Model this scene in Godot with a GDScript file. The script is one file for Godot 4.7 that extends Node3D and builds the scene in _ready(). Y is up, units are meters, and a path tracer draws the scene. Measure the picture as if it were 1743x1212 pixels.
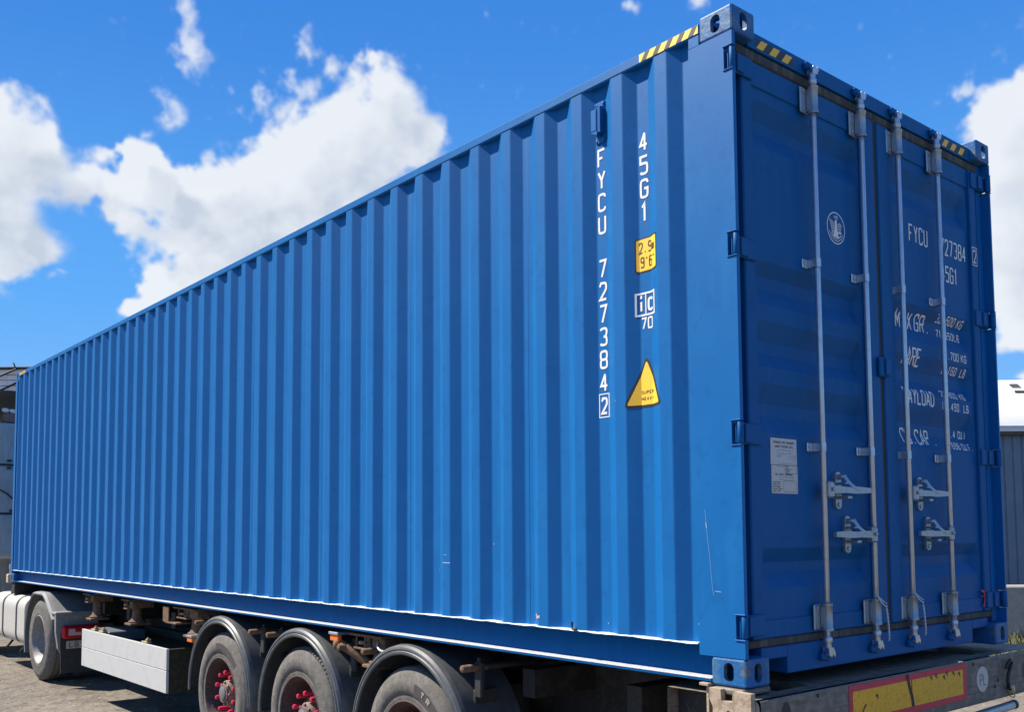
extends Node3D

const B := 1.15          # height of the container's underside above the ground
const WID := 2.438
const HGT := 2.896
const LEN := 12.192
const EXPOSURE := 1.8

var M := {}
var NN := {}             # noise images by key


# ---------------------------------------------------------------- nodes
func thing(called: String, label: String, category: String, at: Vector3, group := "") -> Node3D:
	var o := Node3D.new()
	o.name = called
	add_child(o, true)
	o.position = at
	tag(o, label, category, group)
	return o


func tag(o: Node, label: String, category := "", group := "", kind := "") -> void:
	if label:
		o.set_meta("label", label)
	if category:
		o.set_meta("category", category)
	if group:
		o.set_meta("group", group)
	if kind:
		o.set_meta("kind", kind)


func mb() -> SurfaceTool:
	var st := SurfaceTool.new()
	st.begin(Mesh.PRIMITIVE_TRIANGLES)
	return st


func origin_of(p: Node) -> Vector3:
	var v := Vector3.ZERO
	while p is Node3D and p != self:
		v += p.position
		p = p.get_parent()
	return v


# commits a mesh drawn in the container's coordinates (y = 0 at its underside)
func put(st: SurfaceTool, called: String, mat: Material, parent: Node) -> MeshInstance3D:
	var o := local(st, called, mat, parent)
	o.position = Vector3(0, B, 0) - origin_of(parent)
	return o


# commits a mesh drawn in its parent's own coordinates
func local(st: SurfaceTool, called: String, mat: Material, parent: Node) -> MeshInstance3D:
	var o := MeshInstance3D.new()
	o.name = called
	o.mesh = st.commit()
	o.mesh.surface_set_material(0, mat)
	parent.add_child(o, true)
	return o


func copy_part(o: Node3D, move: Vector3) -> Node3D:
	var c: Node3D = o.duplicate()
	o.get_parent().add_child(c, true)
	c.position = o.position + move
	return c


# ---------------------------------------------------------------- mesh helpers (faces given counter-clockwise from outside)
func tri(st: SurfaceTool, a: Vector3, b: Vector3, c: Vector3) -> void:
	var n := (b - a).cross(c - a)
	if n.length_squared() < 1e-18:
		return
	n = n.normalized()
	for v in [a, c, b]:
		st.set_normal(n)
		st.add_vertex(v)


func quad(st: SurfaceTool, a: Vector3, b: Vector3, c: Vector3, d: Vector3) -> void:
	tri(st, a, b, c)
	tri(st, a, c, d)


func quad_n(st: SurfaceTool, p: Array, n: Array) -> void:
	for k in [0, 2, 1, 0, 3, 2]:
		st.set_normal(n[k])
		st.add_vertex(p[k])


func out_quad(st: SurfaceTool, a: Vector3, b: Vector3, c: Vector3, d: Vector3, centre: Vector3) -> void:
	var n := (b - a).cross(d - a)
	if n.dot((a + b + c + d) / 4.0 - centre) < 0.0:
		quad(st, d, c, b, a)
	else:
		quad(st, a, b, c, d)


func out_tri(st: SurfaceTool, a: Vector3, b: Vector3, c: Vector3, centre: Vector3) -> void:
	if (b - a).cross(c - a).dot((a + b + c) / 3.0 - centre) < 0.0:
		tri(st, a, c, b)
	else:
		tri(st, a, b, c)


func box(st: SurfaceTool, lo: Vector3, hi: Vector3, bev := 0.003) -> void:
	var c := (lo + hi) / 2.0
	var h := (hi - lo).abs() / 2.0
	bev = minf(bev, minf(h.x, minf(h.y, h.z)) * 0.8)
	var corner := func(s: Vector3, k: int) -> Vector3:
		var v := Vector3.ZERO
		for i in 3:
			v[i] = c[i] + s[i] * (h[i] if i == k else h[i] - bev)
		return v
	for k in 3:
		var i := (k + 1) % 3
		var j := (k + 2) % 3
		for sk in [-1.0, 1.0]:
			var p := []
			for q in [[-1.0, -1.0], [1.0, -1.0], [1.0, 1.0], [-1.0, 1.0]]:
				var s := Vector3.ZERO
				s[k] = sk
				s[i] = q[0]
				s[j] = q[1]
				p.append(corner.call(s, k))
			out_quad(st, p[0], p[1], p[2], p[3], c)
		for si in [-1.0, 1.0]:
			for sj in [-1.0, 1.0]:
				var a := Vector3.ZERO
				a[i] = si
				a[j] = sj
				a[k] = -1.0
				var b := a
				b[k] = 1.0
				out_quad(st, corner.call(a, i), corner.call(b, i), corner.call(b, j), corner.call(a, j), c)
	for sx in [-1.0, 1.0]:
		for sy in [-1.0, 1.0]:
			for sz in [-1.0, 1.0]:
				var s := Vector3(sx, sy, sz)
				out_tri(st, corner.call(s, 0), corner.call(s, 1), corner.call(s, 2), c)


func frame_of(axis: Vector3) -> Array:
	var up := Vector3.UP if absf(axis.y) < 0.9 else Vector3.RIGHT
	var u := up.cross(axis).normalized()
	return [u, axis.cross(u).normalized()]


# profile: (radius, height along axis) pairs, drawn outside on the left of its direction... smooth where it turns gently
func lathe(st: SurfaceTool, at: Vector3, axis: Vector3, prof: Array, n := 24) -> void:
	axis = axis.normalized()
	var f := frame_of(axis)
	var nor := []
	for i in prof.size() - 1:
		var d: Vector2 = prof[i + 1] - prof[i]
		nor.append(Vector2(d.y, -d.x).normalized())
	for i in prof.size() - 1:
		var na: Vector2 = nor[i]
		var nb: Vector2 = nor[i]
		if i > 0 and nor[i].dot(nor[i - 1]) > 0.6:
			na = (nor[i] + nor[i - 1]).normalized()
		if i < prof.size() - 2 and nor[i].dot(nor[i + 1]) > 0.6:
			nb = (nor[i] + nor[i + 1]).normalized()
		for k in n:
			var p := []
			var q := []
			for c in [[i, k, na], [i, k + 1, na], [i + 1, k + 1, nb], [i + 1, k, nb]]:
				var t: float = TAU * c[1] / n
				var r: Vector3 = f[0] * cos(t) + f[1] * sin(t)
				p.append(at + r * prof[c[0]].x + axis * prof[c[0]].y)
				q.append((r * c[2].x + axis * c[2].y).normalized())
			quad_n(st, p, q)


func tube(st: SurfaceTool, a: Vector3, b: Vector3, r: float, r2 := -1.0, n := 16) -> void:
	if r2 < 0.0:
		r2 = r
	var h := a.distance_to(b)
	var e := minf(0.003, r * 0.3)
	lathe(st, a, b - a, [Vector2(0, 0), Vector2(r - e, 0), Vector2(r, e), Vector2(r2, h - e), Vector2(r2 - e, h), Vector2(0, h)], n)


func sweep(st: SurfaceTool, pts: Array, r: float, n := 8) -> void:
	var rings := []
	var u := Vector3.ZERO
	for i in pts.size():
		var t: Vector3 = (pts[mini(i + 1, pts.size() - 1)] - pts[maxi(i - 1, 0)]).normalized()
		if u == Vector3.ZERO:
			u = frame_of(t)[0]
		u = (u - t * u.dot(t)).normalized()
		var w := t.cross(u)
		var ring := []
		for k in n:
			ring.append([pts[i] + (u * cos(TAU * k / n) + w * sin(TAU * k / n)) * r, u * cos(TAU * k / n) + w * sin(TAU * k / n)])
		rings.append(ring)
	for i in pts.size() - 1:
		for k in n:
			var a: Array = rings[i][k]
			var b: Array = rings[i][(k + 1) % n]
			var c: Array = rings[i + 1][(k + 1) % n]
			var d: Array = rings[i + 1][k]
			quad_n(st, [a[0], b[0], c[0], d[0]], [a[1], b[1], c[1], d[1]])


func bezier(a: Vector3, b: Vector3, c: Vector3, d: Vector3, n := 12) -> Array:
	var out := []
	for i in n + 1:
		out.append(a.bezier_interpolate(b, c, d, float(i) / n))
	return out


# rings of points joined into a skin, flat across the section, smooth along the path
func loft(st: SurfaceTool, rings: Array, closed := false) -> void:
	var m: int = rings[0].size()
	for j in rings.size() - 1:
		for i in (m if closed else m - 1):
			var k: int = (i + 1) % m
			var p := [rings[j][i], rings[j][k], rings[j + 1][k], rings[j + 1][i]]
			var nn := []
			for jj in [j, j + 1]:
				var t: Vector3 = rings[mini(jj + 1, rings.size() - 1)][i] - rings[maxi(jj - 1, 0)][i]
				nn.append((rings[jj][k] - rings[jj][i]).cross(t).normalized())
			quad_n(st, p, [nn[0], nn[0], nn[1], nn[1]])


# a polygon in the plane of u and v, pushed along w from h0 to h1
func prism(st: SurfaceTool, poly: PackedVector2Array, o: Vector3, u: Vector3, v: Vector3, h0: float, h1: float) -> void:
	var w := u.cross(v)
	if Geometry2D.is_polygon_clockwise(poly):
		poly.reverse()
	var idx := Geometry2D.triangulate_polygon(poly)
	var f := func(p: Vector2, h: float) -> Vector3: return o + u * p.x + v * p.y + w * h
	for i in range(0, idx.size(), 3):
		var a := poly[idx[i]]
		var b := poly[idx[i + 1]]
		var c := poly[idx[i + 2]]
		if (b - a).cross(c - a) < 0.0:
			var t := b
			b = c
			c = t
		tri(st, f.call(a, h1), f.call(b, h1), f.call(c, h1))
		tri(st, f.call(a, h0), f.call(c, h0), f.call(b, h0))
	for i in poly.size():
		var a := poly[i]
		var b := poly[(i + 1) % poly.size()]
		quad(st, f.call(a, h0), f.call(b, h0), f.call(b, h1), f.call(a, h1))


func rounded(pts: Array, r: float, n := 5) -> PackedVector2Array:
	var out := PackedVector2Array()
	for i in pts.size():
		var p: Vector2 = pts[i]
		var a: Vector2 = (pts[i - 1] - p).normalized()
		var b: Vector2 = (pts[(i + 1) % pts.size()] - p).normalized()
		var d := r / tan(acos(clampf(a.dot(b), -1, 1)) / 2.0)
		for k in n + 1:
			var t := float(k) / n
			out.append((p + a * d).lerp(p, t).lerp(p.lerp(p + b * d, t), t))
	return out


func rect(x0: float, y0: float, x1: float, y1: float) -> Array:
	return [Vector2(x0, y0), Vector2(x1, y0), Vector2(x1, y1), Vector2(x0, y1)]


# a rectangle with an oblong hole whose wall goes in by deep; u x v points out
func holed(st: SurfaceTool, c: Vector3, u: Vector3, v: Vector3, hu: float, hv: float, ou: float, ov: float, deep: float, off := Vector2.ZERO) -> void:
	var w := u.cross(v)
	var n := 36
	var r := minf(ou, ov)
	var ins := []
	var outs := []
	for k in n:
		var t := TAU * (k + 0.5) / n
		var d := Vector2(cos(t), sin(t))
		var q := d * 1e-4
		var core := Vector2(ou - r, ov - r)
		q = Vector2(signf(d.x) * core.x, signf(d.y) * core.y) + d * r
		ins.append(q + off)
		var s := minf(hu / maxf(absf(d.x), 1e-5), hv / maxf(absf(d.y), 1e-5))
		outs.append(d * s)
	# put the corners of the rectangle exactly on the outline
	for sx in [-1.0, 1.0]:
		for sy in [-1.0, 1.0]:
			var best := 0
			for k in n:
				if outs[k].distance_to(Vector2(sx * hu, sy * hv)) < outs[best].distance_to(Vector2(sx * hu, sy * hv)):
					best = k
			outs[best] = Vector2(sx * hu, sy * hv)
	for k in n:
		var l := (k + 1) % n
		var f := func(p: Vector2, h: float) -> Vector3: return c + u * p.x + v * p.y - w * h
		quad(st, f.call(ins[k], 0.0), f.call(outs[k], 0.0), f.call(outs[l], 0.0), f.call(ins[l], 0.0))
		quad(st, f.call(ins[k], deep), f.call(ins[k], 0.0), f.call(ins[l], 0.0), f.call(ins[l], deep))
		quad(st, f.call(ins[l], deep), f.call(outs[l], deep), f.call(outs[k], deep), f.call(ins[k], deep))


# ---------------------------------------------------------------- lettering: strokes on a grid of 6 by 10, two figures a point ("a" is ten)
const GLYPHS := {
	"A": "003a60 1353", "B": "000a4a59574505 4564615000", "C": "68695a1a090110506162", "D": "000a4a68624000", "E": "60000a6a 0545", "F": "000a6a 0545", "G": "68695a1a09011050616535",
	"H": "000a 606a 0565", "I": "303a", "K": "000a 6a04 2660", "L": "0a0060", "M": "000a336a60", "N": "000a606a", "O": "105061695a1a090110", "P": "000a5a69665505", "R": "000a5a69665505 3560",
	"S": "695a1a090716546361501001", "T": "0a6a 3a30", "U": "0a011050616a", "V": "0a306a", "X": "006a 0a60", "Y": "0a356a 3530", "W": "0a1037506a",
	"0": "105061695a1a090110", "1": "183a30", "2": "081a5a6967660060", "3": "091a5a69675535 556461501001", "4": "4a0363 4049", "5": "6a0a06566561501001", "6": "695a1a090110506165561605",
	"7": "0a6a20", "8": "1506091a5a69665515 1504011050616455", "9": "01105061695a1a0906155566", ".": "3031", ",": "3120", "'": "3a38", "\"": "2a28 4a48",
	"m": "0006 0516263530 3546566560", "n": "0007 0617475650", "i": "3036 383a", "c": "5647170601104051",
}


func strokes_of(ch: String) -> Array:
	var s: String = GLYPHS.get(ch, "")
	var out := []
	for part in s.split(" ", false):
		var pts := []
		for i in range(0, part.length() - 1, 2):
			pts.append(Vector2(("0x" + part[i]).hex_to_int(), ("0x" + part[i + 1]).hex_to_int()))
		for pass_ in 2:                                  # round the gentle corners, keep the sharp ones
			var q := [pts[0]]
			for i in range(1, pts.size() - 1):
				var a: Vector2 = pts[i] - pts[i - 1]
				var b: Vector2 = pts[i + 1] - pts[i]
				if absf(a.angle_to(b)) < deg_to_rad(60) and absf(a.angle_to(b)) > 0.1 and ch not in "ARKVYWMX47":
					q.append(pts[i] - a.normalized() * minf(a.length() * 0.3, 1.0))
					q.append(pts[i] + b.normalized() * minf(b.length() * 0.3, 1.0))
				else:
					q.append(pts[i])
			q.append(pts[-1])
			pts = q
		out.append(pts)
	return out


func ribbon(st: SurfaceTool, src: Array, w: float, map: Callable, lift: float, step := 0.012) -> void:
	var pts := [src[0]]
	for i in range(1, src.size()):
		var n := maxi(1, ceili(src[i - 1].distance_to(src[i]) / step))
		for k in n:
			pts.append(src[i - 1].lerp(src[i], float(k + 1) / n))
	var closed: bool = src[0].distance_to(src[-1]) < 1e-5
	var left := []
	var right := []
	var m := pts.size()
	for i in m:
		var a: Vector2 = pts[i] - pts[i - 1] if i > 0 else (pts[0] - pts[m - 2] if closed else pts[1] - pts[0])
		var b: Vector2 = pts[i + 1] - pts[i] if i < m - 1 else (pts[1] - pts[0] if closed else pts[m - 1] - pts[m - 2])
		a = a.normalized()
		b = b.normalized()
		var n := Vector2(-a.y - b.y, a.x + b.x).normalized()
		var k := minf(2.2, 1.0 / maxf(0.2, n.dot(Vector2(-a.y, a.x))))
		left.append(pts[i] + n * w * 0.5 * k)
		right.append(pts[i] - n * w * 0.5 * k)
	for i in m - 1:
		quad(st, map.call(right[i], lift), map.call(right[i + 1], lift), map.call(left[i + 1], lift), map.call(left[i], lift))


# text with its lower left corner at (u, v): letters wide by high, advance adv
func text(st: SurfaceTool, s: String, at: Vector2, wide: float, high: float, adv: float, pen: float, map: Callable, lift: float) -> void:
	for i in s.length():
		var k := 0
		for line in strokes_of(s[i]):
			var pts := []
			for p in line:
				pts.append(at + Vector2(i * adv + p.x / 6.0 * (wide - pen) + pen / 2.0, p.y / 10.0 * (high - pen) + pen / 2.0))
			ribbon(st, pts, pen, map, lift + 0.00012 * k)
			k += 1


# a filled shape laid over a surface that bends at the given places along u
func drape(st: SurfaceTool, poly: PackedVector2Array, bends: Array, map: Callable, lift: float) -> void:
	var all: Array = [-99.0] + bends + [99.0]
	for i in all.size() - 1:
		var strip := PackedVector2Array(rect(all[i], -99, all[i + 1], 99))
		for part in Geometry2D.intersect_polygons(poly, strip):
			var idx := Geometry2D.triangulate_polygon(part)
			for t in range(0, idx.size(), 3):
				var a: Vector2 = part[idx[t]]
				var b: Vector2 = part[idx[t + 1]]
				var c: Vector2 = part[idx[t + 2]]
				if (b - a).cross(c - a) < 0.0:
					tri(st, map.call(a, lift), map.call(c, lift), map.call(b, lift))
				else:
					tri(st, map.call(a, lift), map.call(b, lift), map.call(c, lift))


# ---------------------------------------------------------------- materials
func lin(r: float, g: float, b: float) -> Color:
	return Color(r, g, b).linear_to_srgb()


func noise_bytes(seed_: int, freq: float, w: int, h: int, size: int, octaves := 4) -> PackedByteArray:
	var key := "%d/%f/%d/%d/%d" % [seed_, freq, w, h, size]
	if not NN.has(key):
		var f := FastNoiseLite.new()
		f.seed = seed_
		f.noise_type = FastNoiseLite.TYPE_SIMPLEX_SMOOTH
		f.frequency = freq
		f.fractal_octaves = octaves
		var im := f.get_seamless_image(w, h)
		im.convert(Image.FORMAT_L8)
		if w != size or h != size:
			im.resize(size, size, Image.INTERPOLATE_CUBIC)
		NN[key] = im.get_data()
	return NN[key]


# layers: [seed, frequency, width, height, from, to, colour, strength]; narrow width or height stretches the noise
func worn(base: Color, layers: Array, size := 512) -> ImageTexture:
	var data := PackedByteArray()
	data.resize(size * size * 3)
	var b := base.linear_to_srgb()
	var r := PackedFloat32Array()
	r.resize(size * size * 3)
	for i in size * size:
		r[i * 3] = b.r
		r[i * 3 + 1] = b.g
		r[i * 3 + 2] = b.b
	for l in layers:
		var n := noise_bytes(l[0], l[1], l[2], l[3], size)
		var lut := PackedFloat32Array()
		for k in 256:
			lut.append(smoothstep(l[4], l[5], k / 255.0) * l[7])
		var c: Color = l[6].linear_to_srgb()
		for i in size * size:
			var t := lut[n[i]]
			if t > 0.0:
				r[i * 3] += (c.r - r[i * 3]) * t
				r[i * 3 + 1] += (c.g - r[i * 3 + 1]) * t
				r[i * 3 + 2] += (c.b - r[i * 3 + 2]) * t
	for i in size * size * 3:
		data[i] = int(clampf(r[i] * 255.0 + 0.5, 0, 255))
	return ImageTexture.create_from_image(Image.create_from_data(size, size, false, Image.FORMAT_RGB8, data))


func surf(tex: Texture2D, scale: Vector3, rough: float, metal := 0.0, spec := 0.5, bump: Texture2D = null, bump_depth := 0.3) -> StandardMaterial3D:
	var m := StandardMaterial3D.new()
	m.albedo_texture = tex
	m.uv1_triplanar = true
	m.uv1_world_triplanar = true
	m.uv1_scale = scale
	m.roughness = rough
	m.metallic = metal
	m.metallic_specular = spec
	if bump:
		m.normal_enabled = true
		m.normal_texture = bump
		m.normal_scale = bump_depth
	return m


func plain(c: Color, rough: float, metal := 0.0, spec := 0.5) -> StandardMaterial3D:
	var m := StandardMaterial3D.new()
	m.albedo_color = c.linear_to_srgb()
	m.roughness = rough
	m.metallic = metal
	m.metallic_specular = spec
	return m


func bump_tex(seed_: int, freq: float, depth: float, size := 512) -> ImageTexture:
	var f := FastNoiseLite.new()
	f.seed = seed_
	f.frequency = freq
	f.fractal_octaves = 5
	var im := f.get_seamless_image(size, size)
	im.convert(Image.FORMAT_RGBA8)
	im.bump_map_to_normal_map(depth)
	return ImageTexture.create_from_image(im)


func make_materials() -> void:
	var blue := Color(0.0025, 0.112, 0.342)
	var dusty := Color(0.30, 0.36, 0.42)
	M.blue = surf(worn(blue, [
		[1, 0.006, 512, 512, 0.35, 0.85, Color(0.004, 0.122, 0.36), 0.7],
		[2, 0.03, 512, 40, 0.50, 0.9, Color(0.007, 0.135, 0.37), 0.5],
		[3, 0.02, 512, 512, 0.72, 0.80, Color(0.003, 0.086, 0.28), 0.35],
		[4, 0.12, 512, 512, 0.80, 0.86, dusty, 0.16],
	], 1024), Vector3(0.8, 0.8, 0.8), 0.45, 0.0, 0.35, bump_tex(11, 0.006, 2.0), 0.10)
	M.blue_shaded = M.blue.duplicate()  # side's blue with the door end's shade put into colour and sheen
	M.blue_shaded.roughness = 0.52
	M.blue_shaded.metallic_specular = 0.28
	M.blue_shaded.albedo_color = Color(0.91, 0.89, 0.89)
	M.blue_rail_shaded = M.blue_shaded.duplicate()  # darker again: the shade under the panels put into the rail's colour
	M.blue_rail_shaded.metallic_specular = 0.14
	M.blue_rail_shaded.albedo_color = Color(0.88, 0.86, 0.88)
	M.blue_worn = surf(worn(Color(0.008, 0.105, 0.315), [
		[5, 0.007, 512, 512, 0.50, 0.95, Color(0.07, 0.17, 0.29), 0.7],
		[6, 0.05, 512, 512, 0.62, 0.82, Color(0.15, 0.20, 0.25), 0.5],
		[7, 0.012, 512, 512, 0.66, 0.90, Color(0.17, 0.14, 0.115), 0.7],
		[70, 0.04, 512, 512, 0.70, 0.80, Color(0.16, 0.075, 0.035), 0.7],
	]), Vector3(1.7, 1.7, 1.7), 0.5, 0.0, 0.4, bump_tex(12, 0.03, 4.0), 0.25)
	M.lip = surf(worn(Color(0.45, 0.48, 0.50), [
		[8, 0.02, 512, 512, 0.55, 0.75, Color(0.42, 0.42, 0.40), 0.7],
		[9, 0.05, 512, 512, 0.66, 0.74, Color(0.10, 0.20, 0.40), 0.7],
	]), Vector3(1.5, 1.5, 1.5), 0.7)
	M.bead = surf(worn(Color(0.54, 0.59, 0.63), [
		[8, 0.03, 512, 512, 0.5, 0.7, Color(0.20, 0.34, 0.52), 0.9],
	]), Vector3(2, 2, 2), 0.6)
	M.chip = plain(Color(0.50, 0.33, 0.25), 0.8)
	M.scratch = plain(Color(0.22, 0.36, 0.52), 0.6)
	M.galv = surf(worn(Color(0.48, 0.55, 0.61), [
		[13, 0.02, 512, 512, 0.4, 0.9, Color(0.37, 0.42, 0.46), 0.7],
		[14, 0.10, 512, 512, 0.74, 0.84, Color(0.36, 0.35, 0.33), 0.35],
	]), Vector3(2, 2, 2), 0.30, 0.70)
	M.cast_zinc = M.galv.duplicate()
	M.cast_zinc.albedo_color = Color(0.86, 0.86, 0.86)
	M.cast_zinc.roughness = 0.42
	M.gasket = surf(worn(Color(0.035, 0.036, 0.034), [
		[15, 0.03, 512, 64, 0.4, 0.8, Color(0.10, 0.105, 0.085), 0.7],
	]), Vector3(1.2, 1.2, 1.2), 0.75)
	M.rubber = plain(Color(0.018, 0.016, 0.018), 0.6)
	M.letter = surf(worn(Color(0.70, 0.71, 0.71), [[16, 0.1, 512, 512, 0.7, 0.85, Color(0.5, 0.55, 0.62), 0.5]]), Vector3(4, 4, 4), 0.55)
	M.yellow = surf(worn(Color(0.94, 0.54, 0.035), [[17, 0.08, 512, 512, 0.7, 0.85, Color(0.7, 0.42, 0.04), 0.4]]), Vector3(4, 4, 4), 0.5)
	M.stripe_yellow = plain(Color(0.85, 0.62, 0.07), 0.5)
	M.stripe_amber = plain(Color(0.80, 0.47, 0.03), 0.5)
	M.black = plain(Color(0.022, 0.02, 0.02), 0.5)
	M.print_black = plain(Color(0.06, 0.04, 0.02), 0.6)
	M.red_paint = plain(Color(0.62, 0.02, 0.03), 0.6)
	M.plate = surf(worn(Color(0.50, 0.48, 0.47), [[18, 0.03, 512, 512, 0.5, 0.8, Color(0.38, 0.37, 0.37), 0.6]]), Vector3(4, 4, 4), 0.5, 0.3)
	M.chassis = surf(worn(Color(0.014, 0.014, 0.015), [
		[19, 0.01, 512, 512, 0.5, 0.8, Color(0.040, 0.036, 0.031), 0.7],
		[20, 0.05, 512, 512, 0.68, 0.75, Color(0.065, 0.038, 0.024), 0.6],
	]), Vector3(1, 1, 1), 0.7)
	M.rust = surf(worn(Color(0.15, 0.088, 0.055), [
		[21, 0.015, 512, 512, 0.4, 0.75, Color(0.24, 0.17, 0.12), 0.8],
		[22, 0.06, 512, 512, 0.62, 0.75, Color(0.07, 0.035, 0.02), 0.8],
	]), Vector3(3, 3, 3), 0.8, 0.0, 0.3, bump_tex(13, 0.05, 4.0), 0.4)
	M.tan = surf(worn(Color(0.40, 0.32, 0.235), [
		[23, 0.012, 512, 512, 0.45, 0.8, Color(0.27, 0.20, 0.14), 0.8],
		[24, 0.06, 512, 512, 0.66, 0.76, Color(0.14, 0.075, 0.04), 0.3],
	]), Vector3(3, 3, 3), 0.75, 0.0, 0.4, bump_tex(14, 0.04, 4.0), 0.3)
	M.beam = surf(worn(Color(0.157, 0.135, 0.111), [
		[25, 0.012, 512, 512, 0.42, 0.75, Color(0.232, 0.205, 0.174), 0.8],
		[26, 0.03, 40, 512, 0.55, 0.9, Color(0.087, 0.073, 0.061), 0.6],
		[27, 0.07, 512, 512, 0.7, 0.77, Color(0.052, 0.034, 0.023), 0.35],
	]), Vector3(1.8, 1.8, 1.8), 0.62, 0.0, 0.4)
	M.fender = surf(worn(Color(0.062, 0.070, 0.078), [
		[28, 0.012, 512, 512, 0.4, 0.8, Color(0.105, 0.108, 0.108), 0.8],
		[29, 0.05, 512, 512, 0.7, 0.8, Color(0.15, 0.14, 0.125), 0.4],
	]), Vector3(1.6, 1.6, 1.6), 0.46)
	M.tyre = surf(worn(Color(0.123, 0.115, 0.106), [
		[30, 0.01, 512, 512, 0.35, 0.75, Color(0.181, 0.174, 0.161), 0.8],
		[31, 0.05, 512, 512, 0.60, 0.78, Color(0.059, 0.055, 0.050), 0.7],
		[32, 0.12, 512, 512, 0.66, 0.76, Color(0.245, 0.236, 0.214), 0.5],
	]), Vector3(2.2, 2.2, 2.2), 0.85, 0.0, 0.25)
	M.tyre_mark = surf(worn(Color(0.05, 0.043, 0.04), [[33, 0.05, 512, 512, 0.5, 0.8, Color(0.10, 0.09, 0.08), 0.6]]), Vector3(3, 3, 3), 0.8)
	M.tyre_print = plain(Color(0.30, 0.28, 0.25), 0.85)
	M.rim = surf(worn(Color(0.035, 0.016, 0.016), [
		[34, 0.02, 512, 512, 0.45, 0.75, Color(0.085, 0.055, 0.045), 0.8]]), Vector3(3, 3, 3), 0.7)
	M.hub = surf(worn(Color(0.23, 0.155, 0.12), [[35, 0.03, 512, 512, 0.45, 0.75, Color(0.10, 0.06, 0.05), 0.8]]), Vector3(3, 3, 3), 0.8)
	M.hub_steel = plain(Color(0.20, 0.21, 0.22), 0.45, 0.4)
	M.nut = plain(Color(0.52, 0.02, 0.065), 0.42)
	M.white = surf(worn(Color(0.50, 0.51, 0.505), [[36, 0.01, 512, 512, 0.5, 0.9, Color(0.45, 0.46, 0.45), 0.7], [37, 0.09, 512, 512, 0.74, 0.82, Color(0.4, 0.38, 0.35), 0.2]]), Vector3(1, 1, 1), 0.4)
	M.cab = surf(worn(Color(0.33, 0.36, 0.375), [[38, 0.01, 512, 512, 0.4, 0.8, Color(0.29, 0.31, 0.32), 0.7], [39, 0.04, 512, 64, 0.6, 0.85, Color(0.22, 0.22, 0.21), 0.4]]), Vector3(0.8, 0.8, 0.8), 0.4)
	M.tank = surf(worn(Color(0.48, 0.47, 0.43), [[40, 0.012, 512, 512, 0.45, 0.85, Color(0.50, 0.48, 0.42), 0.8], [41, 0.05, 512, 512, 0.66, 0.8, Color(0.28, 0.24, 0.20), 0.5]]), Vector3(1.3, 1.3, 1.3), 0.5)
	M.alu = surf(worn(Color(0.24, 0.24, 0.235), [[42, 0.02, 512, 512, 0.4, 0.8, Color(0.14, 0.135, 0.13), 0.8]]), Vector3(2, 2, 2), 0.6, 0.2)
	M.grey_plastic = surf(worn(Color(0.20, 0.21, 0.215), [[43, 0.015, 512, 512, 0.4, 0.8, Color(0.27, 0.27, 0.265), 0.8]]), Vector3(1.6, 1.6, 1.6), 0.55)
	M.dark_plastic = surf(worn(Color(0.026, 0.027, 0.028), [[44, 0.015, 512, 512, 0.45, 0.95, Color(0.055, 0.052, 0.047), 0.6]]), Vector3(1.6, 1.6, 1.6), 0.7)
	M.lamp_red = plain(Color(0.50, 0.010, 0.018), 0.2)
	M.lamp_white = plain(Color(0.50, 0.42, 0.42), 0.25)
	M.lamp_orange = plain(Color(0.85, 0.16, 0.02), 0.25)
	M.board_red = surf(worn(Color(0.56, 0.022, 0.055), [[45, 0.03, 512, 512, 0.5, 0.8, Color(0.28, 0.03, 0.05), 0.6], [46, 0.08, 512, 512, 0.72, 0.8, Color(0.16, 0.10, 0.09), 0.6]]), Vector3(2, 2, 2), 0.5)
	M.board_yellow = surf(worn(Color(0.78, 0.40, 0.014), [[47, 0.02, 512, 512, 0.5, 0.8, Color(0.64, 0.31, 0.014), 0.7], [48, 0.06, 512, 512, 0.75, 0.80, Color(0.14, 0.06, 0.04), 0.8]]), Vector3(2, 2, 2), 0.5)
	M.olive = surf(worn(Color(0.022, 0.024, 0.012), [[49, 0.02, 512, 512, 0.45, 0.8, Color(0.05, 0.05, 0.025), 0.7]]), Vector3(1.5, 1.5, 1.5), 0.7)
	M.slate = plain(Color(0.10, 0.12, 0.15), 0.5)
	M.brass = plain(Color(0.42, 0.34, 0.18), 0.45, 0.5)
	M.glass = plain(Color(0.02, 0.025, 0.03), 0.08)
	M.deflector = plain(Color(0.085, 0.11, 0.12), 0.35)
	M.shed_wall = surf(worn(Color(0.105, 0.165, 0.23), [[50, 0.01, 512, 512, 0.4, 0.8, Color(0.13, 0.195, 0.26), 0.7], [51, 0.03, 512, 40, 0.6, 0.9, Color(0.16, 0.21, 0.26), 0.4]]), Vector3(0.4, 0.4, 0.4), 0.5)
	M.shed_roof = surf(worn(Color(0.62, 0.62, 0.59), [[52, 0.01, 512, 512, 0.5, 0.9, Color(0.54, 0.54, 0.52), 0.7]]), Vector3(0.3, 0.3, 0.3), 0.6)
	M.concrete = surf(worn(Color(0.33, 0.31, 0.285), [[53, 0.01, 512, 512, 0.4, 0.8, Color(0.25, 0.235, 0.21), 0.8], [54, 0.06, 512, 512, 0.66, 0.78, Color(0.17, 0.16, 0.145), 0.6]]), Vector3(0.7, 0.7, 0.7), 0.9, 0.0, 0.3, bump_tex(15, 0.04, 4.0), 0.4)
	M.siding = surf(worn(Color(0.74, 0.73, 0.72), [[55, 0.02, 512, 64, 0.4, 0.8, Color(0.6, 0.59, 0.58), 0.8]]), Vector3(0.5, 0.5, 0.5), 0.8)
	M.cable = plain(Color(0.02, 0.02, 0.022), 0.7)
	M.wood = plain(Color(0.50, 0.36, 0.20), 0.8)
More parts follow.
